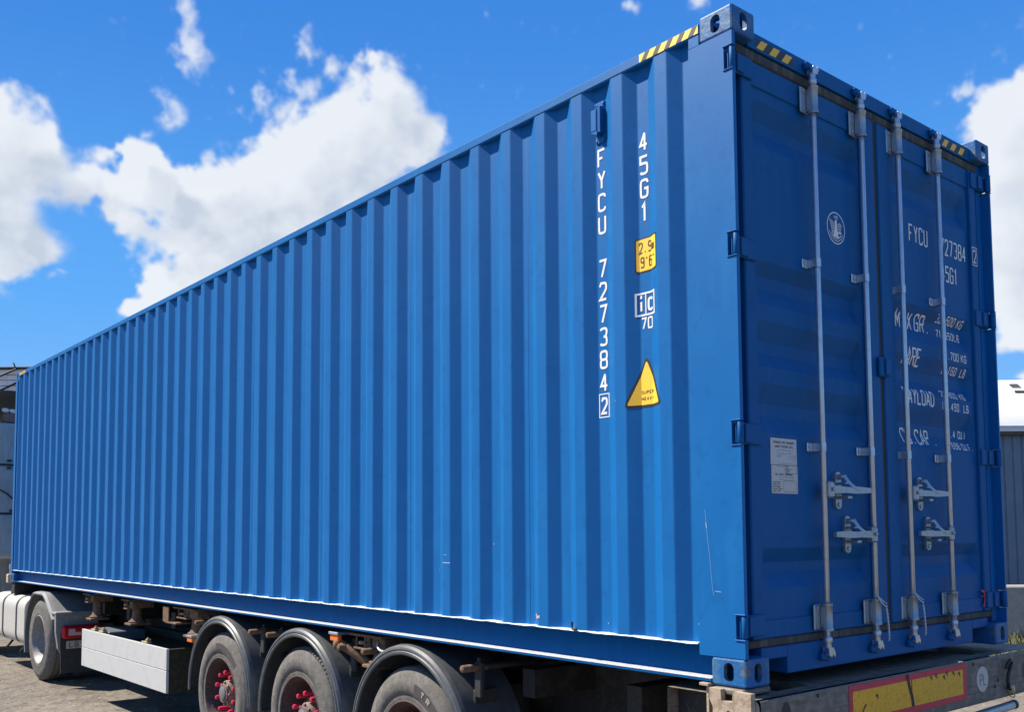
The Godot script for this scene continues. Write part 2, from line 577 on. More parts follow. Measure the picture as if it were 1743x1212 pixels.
	var g := surf(worn(Color(0.174, 0.155, 0.131), [
		[56, 0.004, 512, 512, 0.40, 0.70, Color(0.209, 0.186, 0.158), 0.8],
		[57, 0.012, 512, 512, 0.55, 0.72, Color(0.125, 0.110, 0.093), 0.75],
		[58, 0.05, 512, 512, 0.62, 0.74, Color(0.092, 0.082, 0.070), 0.55],
		[59, 0.16, 512, 512, 0.60, 0.76, Color(0.255, 0.231, 0.201), 0.6],
		[60, 0.19, 512, 512, 0.66, 0.78, Color(0.076, 0.068, 0.056), 0.6],
	], 1024), Vector3(0.22, 0.22, 0.22), 0.95, 0.0, 0.2, bump_tex(16, 0.02, 8.0, 1024), 0.7)
	M.ground = g
	M.pebble = surf(worn(Color(0.30, 0.28, 0.25), [[61, 0.02, 512, 512, 0.4, 0.7, Color(0.42, 0.39, 0.35), 0.9]]), Vector3(6, 6, 6), 0.9)
	var grass := plain(Color(0.10, 0.13, 0.035), 0.8)
	grass.vertex_color_use_as_albedo = true
	grass.albedo_color = Color.WHITE
	grass.backlight_enabled = true
	grass.backlight = Color(0.12, 0.16, 0.04)
	M.grass = grass
	var leaf := plain(Color(0.13, 0.20, 0.035), 0.6)
	leaf.backlight_enabled = true
	leaf.backlight = Color(0.2, 0.3, 0.06)
	M.leaf = leaf
	M.leaf_stem = plain(Color(0.16, 0.20, 0.07), 0.7)


# ---------------------------------------------------------------- the sky: air and clouds by direction
var cloud_noise: Array = []

const CLOUDS := [   # azimuth, elevation, half width, half height, in degrees
	Vector4(32.2, 23.9, 2.4, 2.4), Vector4(30.5, 22.0, 3.6, 2.9), Vector4(29.1, 19.4, 4.3, 2.8), Vector4(26.4, 17.3, 3.9, 2.2), Vector4(33.6, 23.2, 2.2, 2.1), Vector4(31.9, 25.4, 1.5, 1.0),
	Vector4(24.4, 15.6, 3.9, 1.9), Vector4(21.5, 16.0, 2.5, 1.9), Vector4(27.7, 21.2, 2.9, 2.3), Vector4(20.6, 14.0, 1.9, 1.3), Vector4(19.0, 12.8, 1.4, 0.6),
	Vector4(22.1, 18.9, 3.0, 1.6), Vector4(19.2, 18.9, 3.4, 1.3), Vector4(16.2, 18.8, 2.9, 1.1), Vector4(18.6, 20.3, 0.9, 1.2), Vector4(18.3, 16.8, 1.3, 0.8), Vector4(23.7, 18.2, 3.6, 1.9), Vector4(23.4, 19.3, 1.9, 1.2),
	Vector4(12.0, 20.8, 1.6, 2.0), Vector4(13.2, 19.3, 2.1, 1.7), Vector4(11.5, 19.0, 2.1, 3.1), Vector4(11.9, 16.2, 1.9, 2.0), Vector4(13.0, 15.0, 1.4, 0.9), Vector4(13.7, 20.8, 0.7, 1.4), Vector4(11.0, 17.6, 2.6, 3.4),
	Vector4(6.0, 17.0, 6.0, 4.0), Vector4(7.0, 20.5, 4.0, 2.5),
	Vector4(69.0, 21.0, 2.6, 2.6), Vector4(67.7, 19.3, 2.1, 2.6), Vector4(69.0, 17.3, 3.5, 4.0), Vector4(67.2, 15.4, 2.1, 3.0), Vector4(68.6, 12.8, 2.9, 2.3), Vector4(74.0, 19.0, 6.0, 6.5), Vector4(76.0, 13.0, 6.0, 4.0), Vector4(68.4, 10.6, 1.8, 1.2), Vector4(69.0, 7.4, 1.6, 0.7),
]
const WISPS := [
	Vector4(21.1, 26.9, 1.0, 1.7), Vector4(20.7, 28.2, 0.6, 0.9), Vector4(21.8, 26.0, 0.9, 0.8), Vector4(20.7, 25.3, 0.7, 0.6), Vector4(20.1, 23.2, 1.1, 1.0), Vector4(20.4, 22.7, 0.8, 0.7), Vector4(18.7, 21.7, 0.6, 0.4),
	Vector4(27.7, 27.5, 0.6, 1.1), Vector4(28.2, 26.7, 0.6, 0.8), Vector4(29.4, 26.2, 1.2, 0.8), Vector4(26.0, 23.8, 2.2, 1.7), Vector4(25.0, 21.0, 1.6, 1.1), Vector4(27.8, 25.0, 1.8, 1.2), Vector4(14.6, 14.2, 0.7, 0.4),
	Vector4(47.5, 29.3, 0.8, 0.4), Vector4(51.5, 29.3, 1.0, 0.5), Vector4(66.0, 18.6, 1.0, 1.6),
]


func puff(list: Array, wx: float, wy: float, ce: float, sharp: float) -> float:
	var left := 1.0
	for c: Vector4 in list:
		var dy: float = (wy - c.y) / c.w
		if absf(dy) < 1.6:
			var dx: float = (wx - c.x) * ce / c.z
			if absf(dx) < 1.6:
				left *= 1.0 - exp(-(dx * dx + dy * dy) * sharp)
	return 1.0 - left


func body_at(az: float, el: float) -> float:
	# the smooth bodies of the clouds, pushed about by slow noise
	var n: FastNoiseLite = cloud_noise[0]
	var ce := cos(deg_to_rad(el))
	var wx := az + n.get_noise_2d(az * 0.9, el) * 1.1
	var wy := el + n.get_noise_2d(az * 0.9 + 70.0, el) * 1.1
	var body := puff(CLOUDS, wx, wy, ce, 1.5)
	if az < -2.0 or az > 84.0 or el > 33.0:      # the same broken cumulus all round the rest of the sky
		body = maxf(body, smoothstep(0.20, 0.5, cloud_noise[2].get_noise_2d(az * cos(deg_to_rad(el * 0.8)), el * 1.7)) * 0.9)
	return body


func sky_colour(az: float, el: float) -> Color:
	var h := clampf(el / 90.0, 0.0, 1.0)
	var air := Color(0.30, 0.60, 0.98).lerp(Color(0.125, 0.43, 0.97), smoothstep(0.0, 0.16, h))
	air = air.lerp(Color(0.054, 0.255, 0.77), smoothstep(0.12, 0.34, h))
	air = air.lerp(Color(0.020, 0.105, 0.42), smoothstep(0.30, 0.9, h))
	var body := body_at(az, el)
	var fray: float = cloud_noise[1].get_noise_2d(az * 0.9, el)
	var billow: float = absf(cloud_noise[3].get_noise_2d(az * 0.9, el))
	var wisp := puff(WISPS, az + fray * 0.4, el + billow * 0.5, cos(deg_to_rad(el)), 1.3)
	var soft := 0.32 + 0.5 * clampf(0.5 + 1.6 * cloud_noise[0].get_noise_2d(az * 0.5 - 40.0, el * 0.6), 0.0, 1.0)
	var a := body * 1.30 + fray * 0.42 - billow * 0.22 - 0.26
	var b := (wisp * 0.85 + fray * 0.75 - billow * 0.25 - 0.36) * 0.7
	var cover := maxf(smoothstep(-0.06, soft, a), smoothstep(-0.06, 0.6, b) * 0.85)
	cover = maxf(cover, smoothstep(0.0, 0.9, body * 0.9 + fray * 0.95 - billow * 0.3 - 0.10) * 0.7 * smoothstep(0.03, 0.30, body))
	if cover > 0.0:
		# the sun stands high to the left: what lies behind the body of the cloud is greyer, the puffs turned to it are white
		var lit := body_at(az - 1.1, el + 1.1)
		var deep := body_at(az - 2.6, el + 2.3)
		var shade := 0.55 * smoothstep(0.55, 1.0, lit) + 0.55 * smoothstep(0.45, 1.0, deep)
		shade *= clampf(0.78 + cloud_noise[0].get_noise_2d(az * 0.8 + 31.0, el * 1.1) * 0.7 + fray * 0.18 - billow * 0.25, 0.0, 1.1)
		var white := Color(0.86, 0.90, 0.95).lerp(Color(0.58, 0.65, 0.76), clampf(shade, 0.0, 1.0))
		air = air.lerp(white, cover * 0.97)
	return air


func sky_rows(y: int, out: Image, x0: int, y0: int, w: int, per: float) -> void:
	for x in w:
		var az := (x0 + x + 0.5) / per
		if az > 180.0:
			az -= 360.0
		var c := sky_colour(az, 90.0 - (y0 + y + 0.5) / per) * (1.0 / EXPOSURE)
		out.set_pixel(x, y, c.linear_to_srgb())


func make_sky() -> Sky:
	for k in 4:
		var f := FastNoiseLite.new()
		f.seed = 90 + k
		f.noise_type = FastNoiseLite.TYPE_SIMPLEX_SMOOTH
		f.frequency = [0.30, 0.60, 0.028, 0.55][k]
		f.fractal_octaves = [4, 6, 4, 5][k]
		f.fractal_gain = [0.5, 0.56, 0.5, 0.55][k]
		cloud_noise.append(f)
	var coarse := Image.create_empty(1024, 512, false, Image.FORMAT_RGB8)
	coarse.fill(Color(0.45, 0.43, 0.41))
	for y in 258:
		sky_rows(y, coarse, 0, 0, 1024, 1024.0 / 360.0)
	coarse.resize(4096, 2048, Image.INTERPOLATE_CUBIC)
	var per := 4096.0 / 360.0
	var fine := Image.create_empty(int(68 * per), int(34 * per), false, Image.FORMAT_RGB8)
	var x0 := int(7 * per)
	var y0 := int((90 - 33) * per)
	var jobs := WorkerThreadPool.add_group_task(func(y: int) -> void: sky_rows(y, fine, x0, y0, fine.get_width(), per), fine.get_height())
	WorkerThreadPool.wait_for_group_task_completion(jobs)
	coarse.blit_rect(fine, Rect2i(0, 0, fine.get_width(), fine.get_height()), Vector2i(x0, y0))
	var m := PanoramaSkyMaterial.new()
	m.panorama = ImageTexture.create_from_image(coarse)
	var s := Sky.new()
	s.sky_material = m
	return s


# ---------------------------------------------------------------- the container
const PITCH := 0.277
const RIB := 0.036
var door_turns: Array = []       # (height, depth) of the doors' ribs from the top down


func side_depth(z: float) -> float:
	var t := fposmod(-(z + 0.370), PITCH)
	if t < 0.072:
		return 0.0
	if t < 0.140:
		return RIB * (t - 0.072) / 0.068
	if t < 0.209:
		return RIB
	return RIB * (PITCH - t) / 0.068


func on_side(p: Vector2, lift: float) -> Vector3:
	return Vector3(side_depth(p.x) + 0.002 - lift, p.y, p.x)


func door_depth(y: float) -> float:
	for i in door_turns.size() - 1:
		if y <= door_turns[i].x and y >= door_turns[i + 1].x:
			return lerpf(door_turns[i].y, door_turns[i + 1].y, (door_turns[i].x - y) / maxf(1e-6, door_turns[i].x - door_turns[i + 1].x))
	return 0.0


func on_door(p: Vector2, lift: float) -> Vector3:
	return Vector3(p.x, p.y, -0.060 - door_depth(p.y) + lift)


func on_door_frame(p: Vector2, lift: float) -> Vector3:
	return Vector3(p.x, p.y, -0.040 + lift)


func corner_casting(c: Node3D, at: Vector3, sx: float, sy: float, sz: float) -> void:
	# at is the outer corner; sx, sy, sz point outwards
	var st := mb()
	var w := 0.162
	var h := 0.118
	var l := 0.178
	var e := 0.010
	var mid := at - Vector3(sx * w, sy * h, sz * l) / 2.0
	var x := Vector3(sx, 0, 0)
	var y := Vector3(0, sy, 0)
	var z := Vector3(0, 0, sz)
	var face := func(cc: Vector3, u: Vector3, v: Vector3, hu: float, hv: float, ou: float, ov: float, off: Vector2, out: Vector3) -> void:
		if u.cross(v).dot(out) < 0.0:
			holed(st, cc, -u, v, hu, hv, ou, ov, 0.022, Vector2(-off.x, off.y))
		else:
			holed(st, cc, u, v, hu, hv, ou, ov, 0.022, off)
	face.call(mid + x * w / 2, z, y, l / 2 - e, h / 2 - e, 0.0255, 0.0395, Vector2(0.0, 0.0), x)
	face.call(mid + z * l / 2, x, y, w / 2 - e, h / 2 - e, 0.0255, 0.0395, Vector2(0.002, 0.0), z)
	face.call(mid + y * h / 2, z, x, l / 2 - e, w / 2 - e, 0.062, 0.032, Vector2.ZERO, y)
	var a := Vector3(w / 2, h / 2, l / 2)
	for d in [x, y, z]:                       # the three inner faces
		var k := 0 if d == x else (1 if d == y else 2)
		var u: Vector3 = [y, z, x][k]
		var v: Vector3 = [z, x, y][k]
		var hu: float = [h, l, w][k] / 2 - e
		var hv: float = [l, w, h][k] / 2 - e
		var cc: Vector3 = mid - d * a[k]
		out_quad(st, cc - u * hu - v * hv, cc + u * hu - v * hv, cc + u * hu + v * hv, cc - u * hu + v * hv, mid)
	for k in 3:                               # bevelled edges and corners
		var i := (k + 1) % 3
		var j := (k + 2) % 3
		for si in [-1.0, 1.0]:
			for sj in [-1.0, 1.0]:
				var p := []
				for q in [[-1.0, 0.0], [1.0, 0.0], [1.0, 1.0], [-1.0, 1.0]]:
					var v := Vector3.ZERO
					v[k] = q[0] * (a[k] - e)
					v[i] = si * (a[i] if q[1] == 0.0 else a[i] - e)
					v[j] = sj * (a[j] - e if q[1] == 0.0 else a[j])
					p.append(mid + v)
				var half := []
				for q in [-1.0, 1.0]:
					var v := Vector3.ZERO
					v[k] = q * (a[k] - e)
					v[i] = si * (a[i] - e * 0.3)
					v[j] = sj * (a[j] - e * 0.3)
					half.append(mid + v)
				out_quad(st, p[0], p[1], half[1], half[0], mid)
				out_quad(st, half[0], half[1], p[2], p[3], mid)
	for q in 8:
		var s := Vector3(1 if q & 1 else -1, 1 if q & 2 else -1, 1 if q & 4 else -1)
		var b := a - Vector3(e, e, e)
		out_tri(st, mid + s * Vector3(a.x, b.y, b.z), mid + s * Vector3(b.x, a.y, b.z), mid + s * Vector3(b.x, b.y, a.z), mid)
	put(st, "corner_casting", M.blue_worn, c)


func side_section(z0: float, z1: float) -> Array:
	# bends of the corrugated sheet from z0 down to z1, each rounded by two points
	var raw := [Vector2(z0, side_depth(z0))]
	var k := -1
	while true:
		var s := -0.370 - PITCH * k
		var done := false
		for t in [0.0, 0.072, 0.140, 0.209]:
			var z: float = s - t
			if z < z0 - 1e-4 and z > z1 + 1e-4:
				raw.append(Vector2(z, side_depth(z)))
			done = done or z < z1
		k += 1
		if done:
			break
	raw.append(Vector2(z1, side_depth(z1)))
	var out := [raw[0]]
	for i in range(1, raw.size() - 1):
		var p: Vector2 = raw[i]
		out.append(p + (raw[i - 1] - p).normalized() * 0.006)
		out.append(p + ((raw[i - 1] - p).normalized() + (raw[i + 1] - p).normalized()) * 0.0012)
		out.append(p + (raw[i + 1] - p).normalized() * 0.006)
	out.append(raw[-1])
	return out


func build_container() -> void:
	var c := thing("shipping_container", "long blue high cube steel shipping container with corrugated sides on the trailer", "container", Vector3(WID / 2, B, -LEN / 2))
	# corner castings
	for q in 8:
		var s := Vector3(1 if q & 1 else -1, 1 if q & 2 else -1, 1 if q & 4 else -1)
		corner_casting(c, Vector3(WID if s.x > 0 else 0.0, HGT if s.y > 0 else 0.0, 0.0 if s.z > 0 else -LEN), s.x, s.y, s.z)
	# rear corner posts: a side plate with four slots for the hinges, and a recessed door jamb
	var hinge_y := [2.662, 1.852, 1.052, 0.247]
	for side in [0, 1]:
		var st := mb()
		var f := func(x: float) -> float: return x if side == 0 else WID - x
		var blk := func(st_: SurfaceTool, x0: float, y0: float, z0: float, x1: float, y1: float, z1: float, bev: float) -> void:
			box(st_, Vector3(minf(f.call(x0), f.call(x1)), y0, z0), Vector3(maxf(f.call(x0), f.call(x1)), y1, z1), bev)
		blk.call(st, 0.0185, 0.119, -0.236, 0.075, 2.777, -0.0505, 0.004)
		blk.call(st, 0.001, 2.7775, -0.2395, 0.060, 2.8255, -0.1795, 0.002)
		blk.call(st, 0.0755, 0.119, -0.200, 0.125, 2.777, -0.085, 0.004)
		# the outer plate, notched for the hinges, its rear edge turned in a small radius
		var plate := PackedVector2Array([Vector2(-0.240, 0.119), Vector2(-0.006, 0.119)])
		for i in 4:
			var y: float = hinge_y[3 - i]
			plate.append_array([Vector2(-0.006, y - 0.050), Vector2(-0.048, y - 0.050), Vector2(-0.048, y + 0.050), Vector2(-0.006, y + 0.050)])
		plate.append_array([Vector2(-0.006, 2.777), Vector2(-0.240, 2.777)])
		if side == 0:
			prism(st, plate, Vector3.ZERO, Vector3(0, 0, 1), Vector3.UP, -0.018, -0.001)
		else:
			prism(st, plate, Vector3(WID, 0, 0), Vector3(0, 0, 1), Vector3.UP, 0.001, 0.018)
		var tops := [2.777]
		for y in hinge_y:
			tops.append(y + 0.050)
			tops.append(y - 0.050)
		tops.append(0.119)
		for i in range(0, tops.size(), 2):
			var ra := []
			var rb := []
			for q in [[0.001, -0.006], [0.0015, -0.0035], [0.0035, -0.0015], [0.006, -0.001], [0.018, -0.001], [0.018, -0.006]]:
				ra.append(Vector3(f.call(q[0]), tops[i], q[1]))
				rb.append(Vector3(f.call(q[0]), tops[i + 1], q[1]))
			loft(st, [ra, rb] if side == 0 else [rb, ra])
		put(st, "corner_post", M.blue, c)
		for y in hinge_y:
			for e in [0.0502, -0.0542]:
				var lips := mb()
				box(lips, Vector3(minf(f.call(-0.004), f.call(0.020)), y + e, -0.052), Vector3(maxf(f.call(-0.004), f.call(0.020)), y + e + 0.004, 0.002), 0.001)
				put(lips, "hinge_slot_rim", M.blue, c)
		var fp := mb()
		blk.call(fp, 0.001, 0.119, -LEN + 0.001, 0.10, 2.777, -LEN + 0.098, 0.006)
		put(fp, "corner_post", M.blue, c)
	# rails
	for side in [0, 1]:
		var x0: float = 0.0 if side == 0 else WID - 0.06
		var st := mb()
		box(st, Vector3(x0, 2.826, -LEN + 0.1795), Vector3(x0 + 0.06, 2.877, -0.1795), 0.006)
		put(st, "top_rail", M.blue, c)
		st = mb()
		var s := 1.0 if side == 0 else -1.0
		var o := 0.0 if side == 0 else WID
		var pc := PackedVector2Array([Vector2(0.0, 0.012), Vector2(0.0, 0.022), Vector2(0.072, 0.022), Vector2(0.072, 0.158), Vector2(0.004, 0.158), Vector2(0.004, 0.164), Vector2(0.078, 0.164), Vector2(0.078, 0.012)])
		var q := PackedVector2Array()
		for p in pc:
			q.append(Vector2(o + s * p.x, p.y))
		prism(st, q, Vector3.ZERO, Vector3.RIGHT, Vector3.UP, -LEN + 0.181, -0.179)
		put(st, "bottom_rail", M.blue_rail_shaded, c)
		if side == 0:
			# the pale upper edges of the rail: the foot flange and the ragged weld under the panels
			st = mb()
			box(st, Vector3(-0.002, 0.0225, -LEN + 0.46), Vector3(0.070, 0.0265, -0.180), 0.001)
			put(st, "rail_flange", M.lip, c)
			st = mb()
			var n := FastNoiseLite.new()
			n.seed = 4
			n.frequency = 6.0
			var rings := []
			var z := -0.246
			while z > -LEN + 0.11:
				var up := 0.1665 + 0.0038 * n.get_noise_1d(z) + 0.002 * n.get_noise_1d(z * 5.0)
				var go := -0.004 + 0.003 * n.get_noise_1d(z * 2.0 + 50.0)
				rings.append([Vector3(0.040, up + 0.002, z), Vector3(go + 0.004, up + 0.001, z), Vector3(go, up - 0.004, z), Vector3(go + 0.002, 0.1642, z), Vector3(0.040, 0.1642, z)])
				z -= 0.021
			loft(st, rings)
			put(st, "weld_bead", M.bead, c)
	# corrugated side panels, each four ribs wide, welded in the hollows
	var z0 := -0.241
	var k := 0
	while z0 > -12.0:
		var z1 := -1.3765 - PITCH * 4 * k
		if z1 < -12.0:
			z1 = -12.03
		for side in [0, 1]:
			var st := mb()
			var sec := side_section(z0, z1 + 0.0015)
			var lo := []
			var hi := []
			for p in sec:
				var x: float = p.y + 0.002
				lo.append(Vector3(x if side == 0 else WID - x, 0.165, p.x))
				hi.append(Vector3(x if side == 0 else WID - x, 2.8255, p.x))
			loft(st, [hi, lo] if side == 0 else [lo, hi])
			if side == 0 and z1 > -12.0:   # weld seam
				tube(st, Vector3(RIB + 0.002, 0.166, z1), Vector3(RIB + 0.002, 2.825, z1), 0.0012, -1, 6)
			put(st, "side_panel", M.blue, c)
		z0 = z1
		k += 1
	for side in [0, 1]:
		var st := mb()
		var x := 0.040 if side == 0 else WID - 0.044
		box(st, Vector3(x, 0.165, -LEN + 0.0985), Vector3(x + 0.004, 2.8255, -12.031), 0.0005)
		put(st, "front_side_strip", M.blue, c)
	# roof, floor and front wall
	var st := mb()
	var a := []
	var b := []
	var zr := -0.185
	var m := 0
	while zr > -LEN + 0.19:
		var y := 2.872 + (0.014 if m % 4 in [1, 2] else 0.0)
		a.append(Vector3(0.062, y - 0.012, zr))
		b.append(Vector3(WID - 0.062, y - 0.012, zr))
		zr -= 0.052
		m += 1
	loft(st, [a, b])
	put(st, "roof_panel", M.blue, c)
	st = mb()
	box(st, Vector3(0.080, 0.13, -LEN + 0.12), Vector3(WID - 0.080, 0.163, -0.205), 0.002)
	for i in 38:
		var z := -0.45 - i * 0.302
		box(st, Vector3(0.0785, 0.014, z - 0.03), Vector3(WID - 0.0785, 0.129, z + 0.03), 0.003)
	put(st, "floor_frame", M.chassis, c)
	st = mb()
	box(st, Vector3(0.1015, 0.119, -LEN + 0.03), Vector3(WID - 0.1015, 2.86, -LEN + 0.075), 0.004)
	put(st, "front_wall", M.blue, c)
	build_door_end(c, hinge_y)
	build_side_marks(c)


func build_door_end(c: Node3D, hinge_y: Array) -> void:
	var st := mb()
	# header with its lip, and the sill with two lashing pockets
	var prof := PackedVector2Array([Vector2(-0.040, 2.772), Vector2(-0.040, 2.845), Vector2(-0.052, 2.857), Vector2(-0.17, 2.860), Vector2(-0.17, 2.772)])
	var poly := PackedVector2Array()
	for p in prof:
		poly.append(Vector2(-p.x, p.y))
	prism(st, poly, Vector3.ZERO, Vector3(0, 0, -1), Vector3.UP, 0.1625, WID - 0.1625)
	put(st, "door_header", M.blue_shaded, c)
	st = mb()
	box(st, Vector3(0.350, 0.026, -0.17), Vector3(WID - 0.350, 0.148, -0.042), 0.004)
	for x in [0.1625, WID - 0.350]:
		box(st, Vector3(x, 0.098, -0.17), Vector3(x + 0.1875, 0.148, -0.0422), 0.003)
	put(st, "door_sill", M.blue_shaded, c)
	for side in [0, 1]:
		var dx: float = 0.0 if side == 0 else WID / 2
		var xa := 0.112 if side == 0 else WID / 2 + 0.018
		var xb := WID / 2 - 0.018 if side == 0 else WID - 0.112
		var y0 := 0.185
		var y1 := 2.722
		# frame tubes
		st = mb()
		var fo := 0.075 if side == 0 else 0.115
		var fi := 0.115 if side == 0 else 0.075
		box(st, Vector3(xa, y0, -0.10), Vector3(xa + fo, y1, -0.040), 0.006)
		box(st, Vector3(xb - fi, y0, -0.10), Vector3(xb, y1, -0.040), 0.006)
		var px0 := xa + fo
		var px1 := xb - fi
		box(st, Vector3(px0, 2.612, -0.10), Vector3(px1, y1, -0.052), 0.004)
		box(st, Vector3(px0, y0, -0.10), Vector3(px1, 0.262, -0.052), 0.004)
		var door := put(st, "door", M.blue_shaded, c)
		tag(door, "right door leaf with painted weights and numbers" if side else "left door leaf with round emblem and metal plate")
		# ribbed panel whose ribs run out flat at both ends
		st = mb()
		var rings := []
		for e in [[px0, 0.0], [px0 + 0.012, 0.0], [px0 + 0.060, 1.0], [px1 - 0.060, 1.0], [px1 - 0.012, 0.0], [px1, 0.0]]:
			var ring := []
			for q in door_turns:
				ring.append(Vector3(e[0], q.x, -0.060 - q.y * e[1]))
			rings.append(ring)
		loft(st, rings)
		put(st, "door_panel", M.blue_shaded, door)
		# gasket all round the leaf
		st = mb()
		var gx0 := xa - 0.03 if side == 0 else xa - 0.012
		var gx1 := xb + 0.012 if side == 0 else xb + 0.03
		box(st, Vector3(gx0, y1 + 0.001, -0.075), Vector3(gx1, y1 + 0.046, -0.046), 0.006)
		put(st, "gasket", M.gasket, door)
		st = mb()
		box(st, Vector3(gx0, y0 - 0.036, -0.075), Vector3(gx1, y0 - 0.001, -0.046), 0.006)
		put(st, "gasket", M.gasket, door)
		st = mb()
		var gz := Vector3(xb + 0.001, y0 - 0.034, -0.078) if side == 0 else Vector3(xa - 0.0165, y0 - 0.034, -0.074)
		box(st, gz, gz + Vector3(0.0155, y1 - y0 + 0.078, 0.034 if side == 0 else 0.026), 0.004)
		put(st, "meeting_gasket", M.rubber, door)
		# hinges
		for y in hinge_y:
			st = mb()
			var f := func(x: float) -> float: return x if side == 0 else WID - x
			box(st, Vector3(minf(f.call(0.010), f.call(0.182)), y - 0.045, -0.0395 if side == 0 else -0.0475), Vector3(maxf(f.call(0.010), f.call(0.182)), y + 0.045, -0.028), 0.004)
			box(st, Vector3(minf(f.call(0.060), f.call(0.110)), y - 0.040, -0.0275), Vector3(maxf(f.call(0.060), f.call(0.110)), y + 0.040, -0.019), 0.004)
			tube(st, Vector3(f.call(0.012), y - 0.047, -0.012), Vector3(f.call(0.012), y + 0.047, -0.012), 0.0125 if side == 0 else 0.0165)
			put(st, "hinge", M.blue_shaded, door)
		# locking gear
		var bars := [0.621, 1.041] if side == 0 else [1.394, 1.817]
		for i in 2:
			var x: float = bars[i]
			st = mb()
			tube(st, Vector3(x, 0.125, -0.014), Vector3(x, 2.765, -0.014), 0.0136, -1, 20)
			# cams at both ends
			for e in [[0.118, -1.0], [2.772, 1.0]]:
				lathe(st, Vector3(x, e[0] + e[1] * -0.050, -0.014), Vector3(0, e[1], 0), [Vector2(0.0138, 0), Vector2(0.020, 0.006), Vector2(0.020, 0.024), Vector2(0.016, 0.030), Vector2(0.016, 0.052), Vector2(0, 0.052)], 18)
				var hook := PackedVector2Array([Vector2(-0.020, 0), Vector2(0.020, 0), Vector2(0.034, 0.028), Vector2(0.030, 0.044), Vector2(0.016, 0.030), Vector2(0.004, 0.042), Vector2(-0.014, 0.034)])
				var hk := PackedVector2Array()
				for p in hook:
					hk.append(Vector2(p.x, p.y * e[1]))
				prism(st, hk, Vector3(x, e[0], -0.014), Vector3.RIGHT, Vector3.UP, -0.016, 0.016)
			put(st, "lock_bar", M.galv, door)
			# keepers welded on the sill and the header
			for e in [[0.078, -1.0], [2.812, 1.0]]:
				st = mb()
				box(st, Vector3(x - 0.040, e[0] - 0.018, -0.041), Vector3(x - 0.010, e[0] + 0.018, -0.012), 0.008)
				box(st, Vector3(x + 0.008, e[0] - 0.024, -0.0412), Vector3(x + 0.044, e[0] + 0.010, -0.026), 0.006)
				lathe(st, Vector3(x - 0.020, e[0] - 0.028 * e[1], -0.012), Vector3(0, e[1] * 0.2, 1), [Vector2(0.010, 0), Vector2(0.010, 0.008), Vector2(0.006, 0.013), Vector2(0, 0.014)], 12)
				put(st, "cam_keeper", M.blue_shaded, c)
			# the long guide housings near both ends
			for e in [[0.193, 0.315], [2.583, 2.712]]:
				st = mb()
				lathe(st, Vector3(x, e[0], -0.012), Vector3.UP, [Vector2(0.0138, 0), Vector2(0.024, 0), Vector2(0.024, 0.012), Vector2(0.0215, 0.014), Vector2(0.0215, e[1] - e[0] - 0.014), Vector2(0.024, e[1] - e[0] - 0.012), Vector2(0.024, e[1] - e[0]), Vector2(0.0138, e[1] - e[0])], 20)
				box(st, Vector3(x - 0.066, e[0] + 0.004, -0.046), Vector3(x + 0.022, e[1] - 0.004, -0.036), 0.004)
				box(st, Vector3(x - 0.0222, e[0] + 0.010, -0.0362), Vector3(x + 0.0222, e[1] - 0.010, -0.010), 0.004)
				for yy in [e[0] + 0.020, e[1] - 0.020]:
					lathe(st, Vector3(x - 0.046, yy, -0.036), Vector3(0, 0, 1), [Vector2(0.010, 0), Vector2(0.009, 0.005), Vector2(0, 0.006)], 10)
				put(st, "guide_housing", M.cast_zinc, door)
			# clips that hold the bar
			for y in [1.874, 1.022]:
				st = mb()
				box(st, Vector3(x - 0.062, y - 0.021, -0.060), Vector3(x - 0.016, y + 0.021, -0.050), 0.004)
				box(st, Vector3(x - 0.021, y - 0.020, -0.0502), Vector3(x - 0.015, y + 0.020, -0.002), 0.002)
				var arc0 := []
				var arc1 := []
				for q in 11:
					var t := PI - PI * q / 10.0
					arc0.append(Vector3(x + cos(t) * 0.0165, y + 0.020, -0.014 + sin(t) * 0.0165))
					arc1.append(Vector3(x + cos(t) * 0.0165, y - 0.020, -0.014 + sin(t) * 0.0165))
				loft(st, [arc0, arc1])
				box(st, Vector3(x + 0.0145, y - 0.020, -0.050), Vector3(x + 0.0195, y + 0.020, -0.012), 0.002)
				lathe(st, Vector3(x - 0.050, y, -0.050), Vector3(0, 0, 1), [Vector2(0.009, 0), Vector2(0.008, 0.005), Vector2(0, 0.006)], 10)
				put(st, "bar_clip", M.galv, door)
			# handle, its hub on the bar and the catch on the door
			var s := 1.0 if i == 0 else -1.0
			var hy := 0.828 if i == 0 else 0.622
			var far := 0.365
			st = mb()
			box(st, Vector3(x + minf(s * 0.006, s * 0.052), hy - 0.038, -0.030), Vector3(x + maxf(s * 0.006, s * 0.052), hy + 0.038, 0.014), 0.008)
			tube(st, Vector3(x + s * 0.032, hy + 0.002, 0.0165), Vector3(x + s * 0.032, hy + 0.002, 0.024), 0.010)
			var h := PackedVector2Array([Vector2(0.045, -0.016), Vector2(0.045, 0.018), Vector2(0.150, 0.015), Vector2(0.235, 0.014), Vector2(0.240, 0.019), Vector2(far, 0.014), Vector2(far, -0.009), Vector2(0.240, -0.015), Vector2(0.150, -0.013)])
			var hq := PackedVector2Array()
			for p in h:
				hq.append(Vector2(p.x * s, p.y))
			prism(st, hq, Vector3(x, hy, 0.0), Vector3.RIGHT, Vector3.UP, -0.003, 0.013)
			put(st, "handle", M.cast_zinc, door)
			st = mb()
			var cx := x + s * 0.175
			var pl := rounded([Vector2(cx - 0.025, hy - 0.085), Vector2(cx + 0.025, hy - 0.085), Vector2(cx + 0.025, hy + 0.088), Vector2(cx - 0.025, hy + 0.088)], 0.024)
			prism(st, pl, Vector3.ZERO, Vector3.RIGHT, Vector3.UP, -0.0595, -0.046)
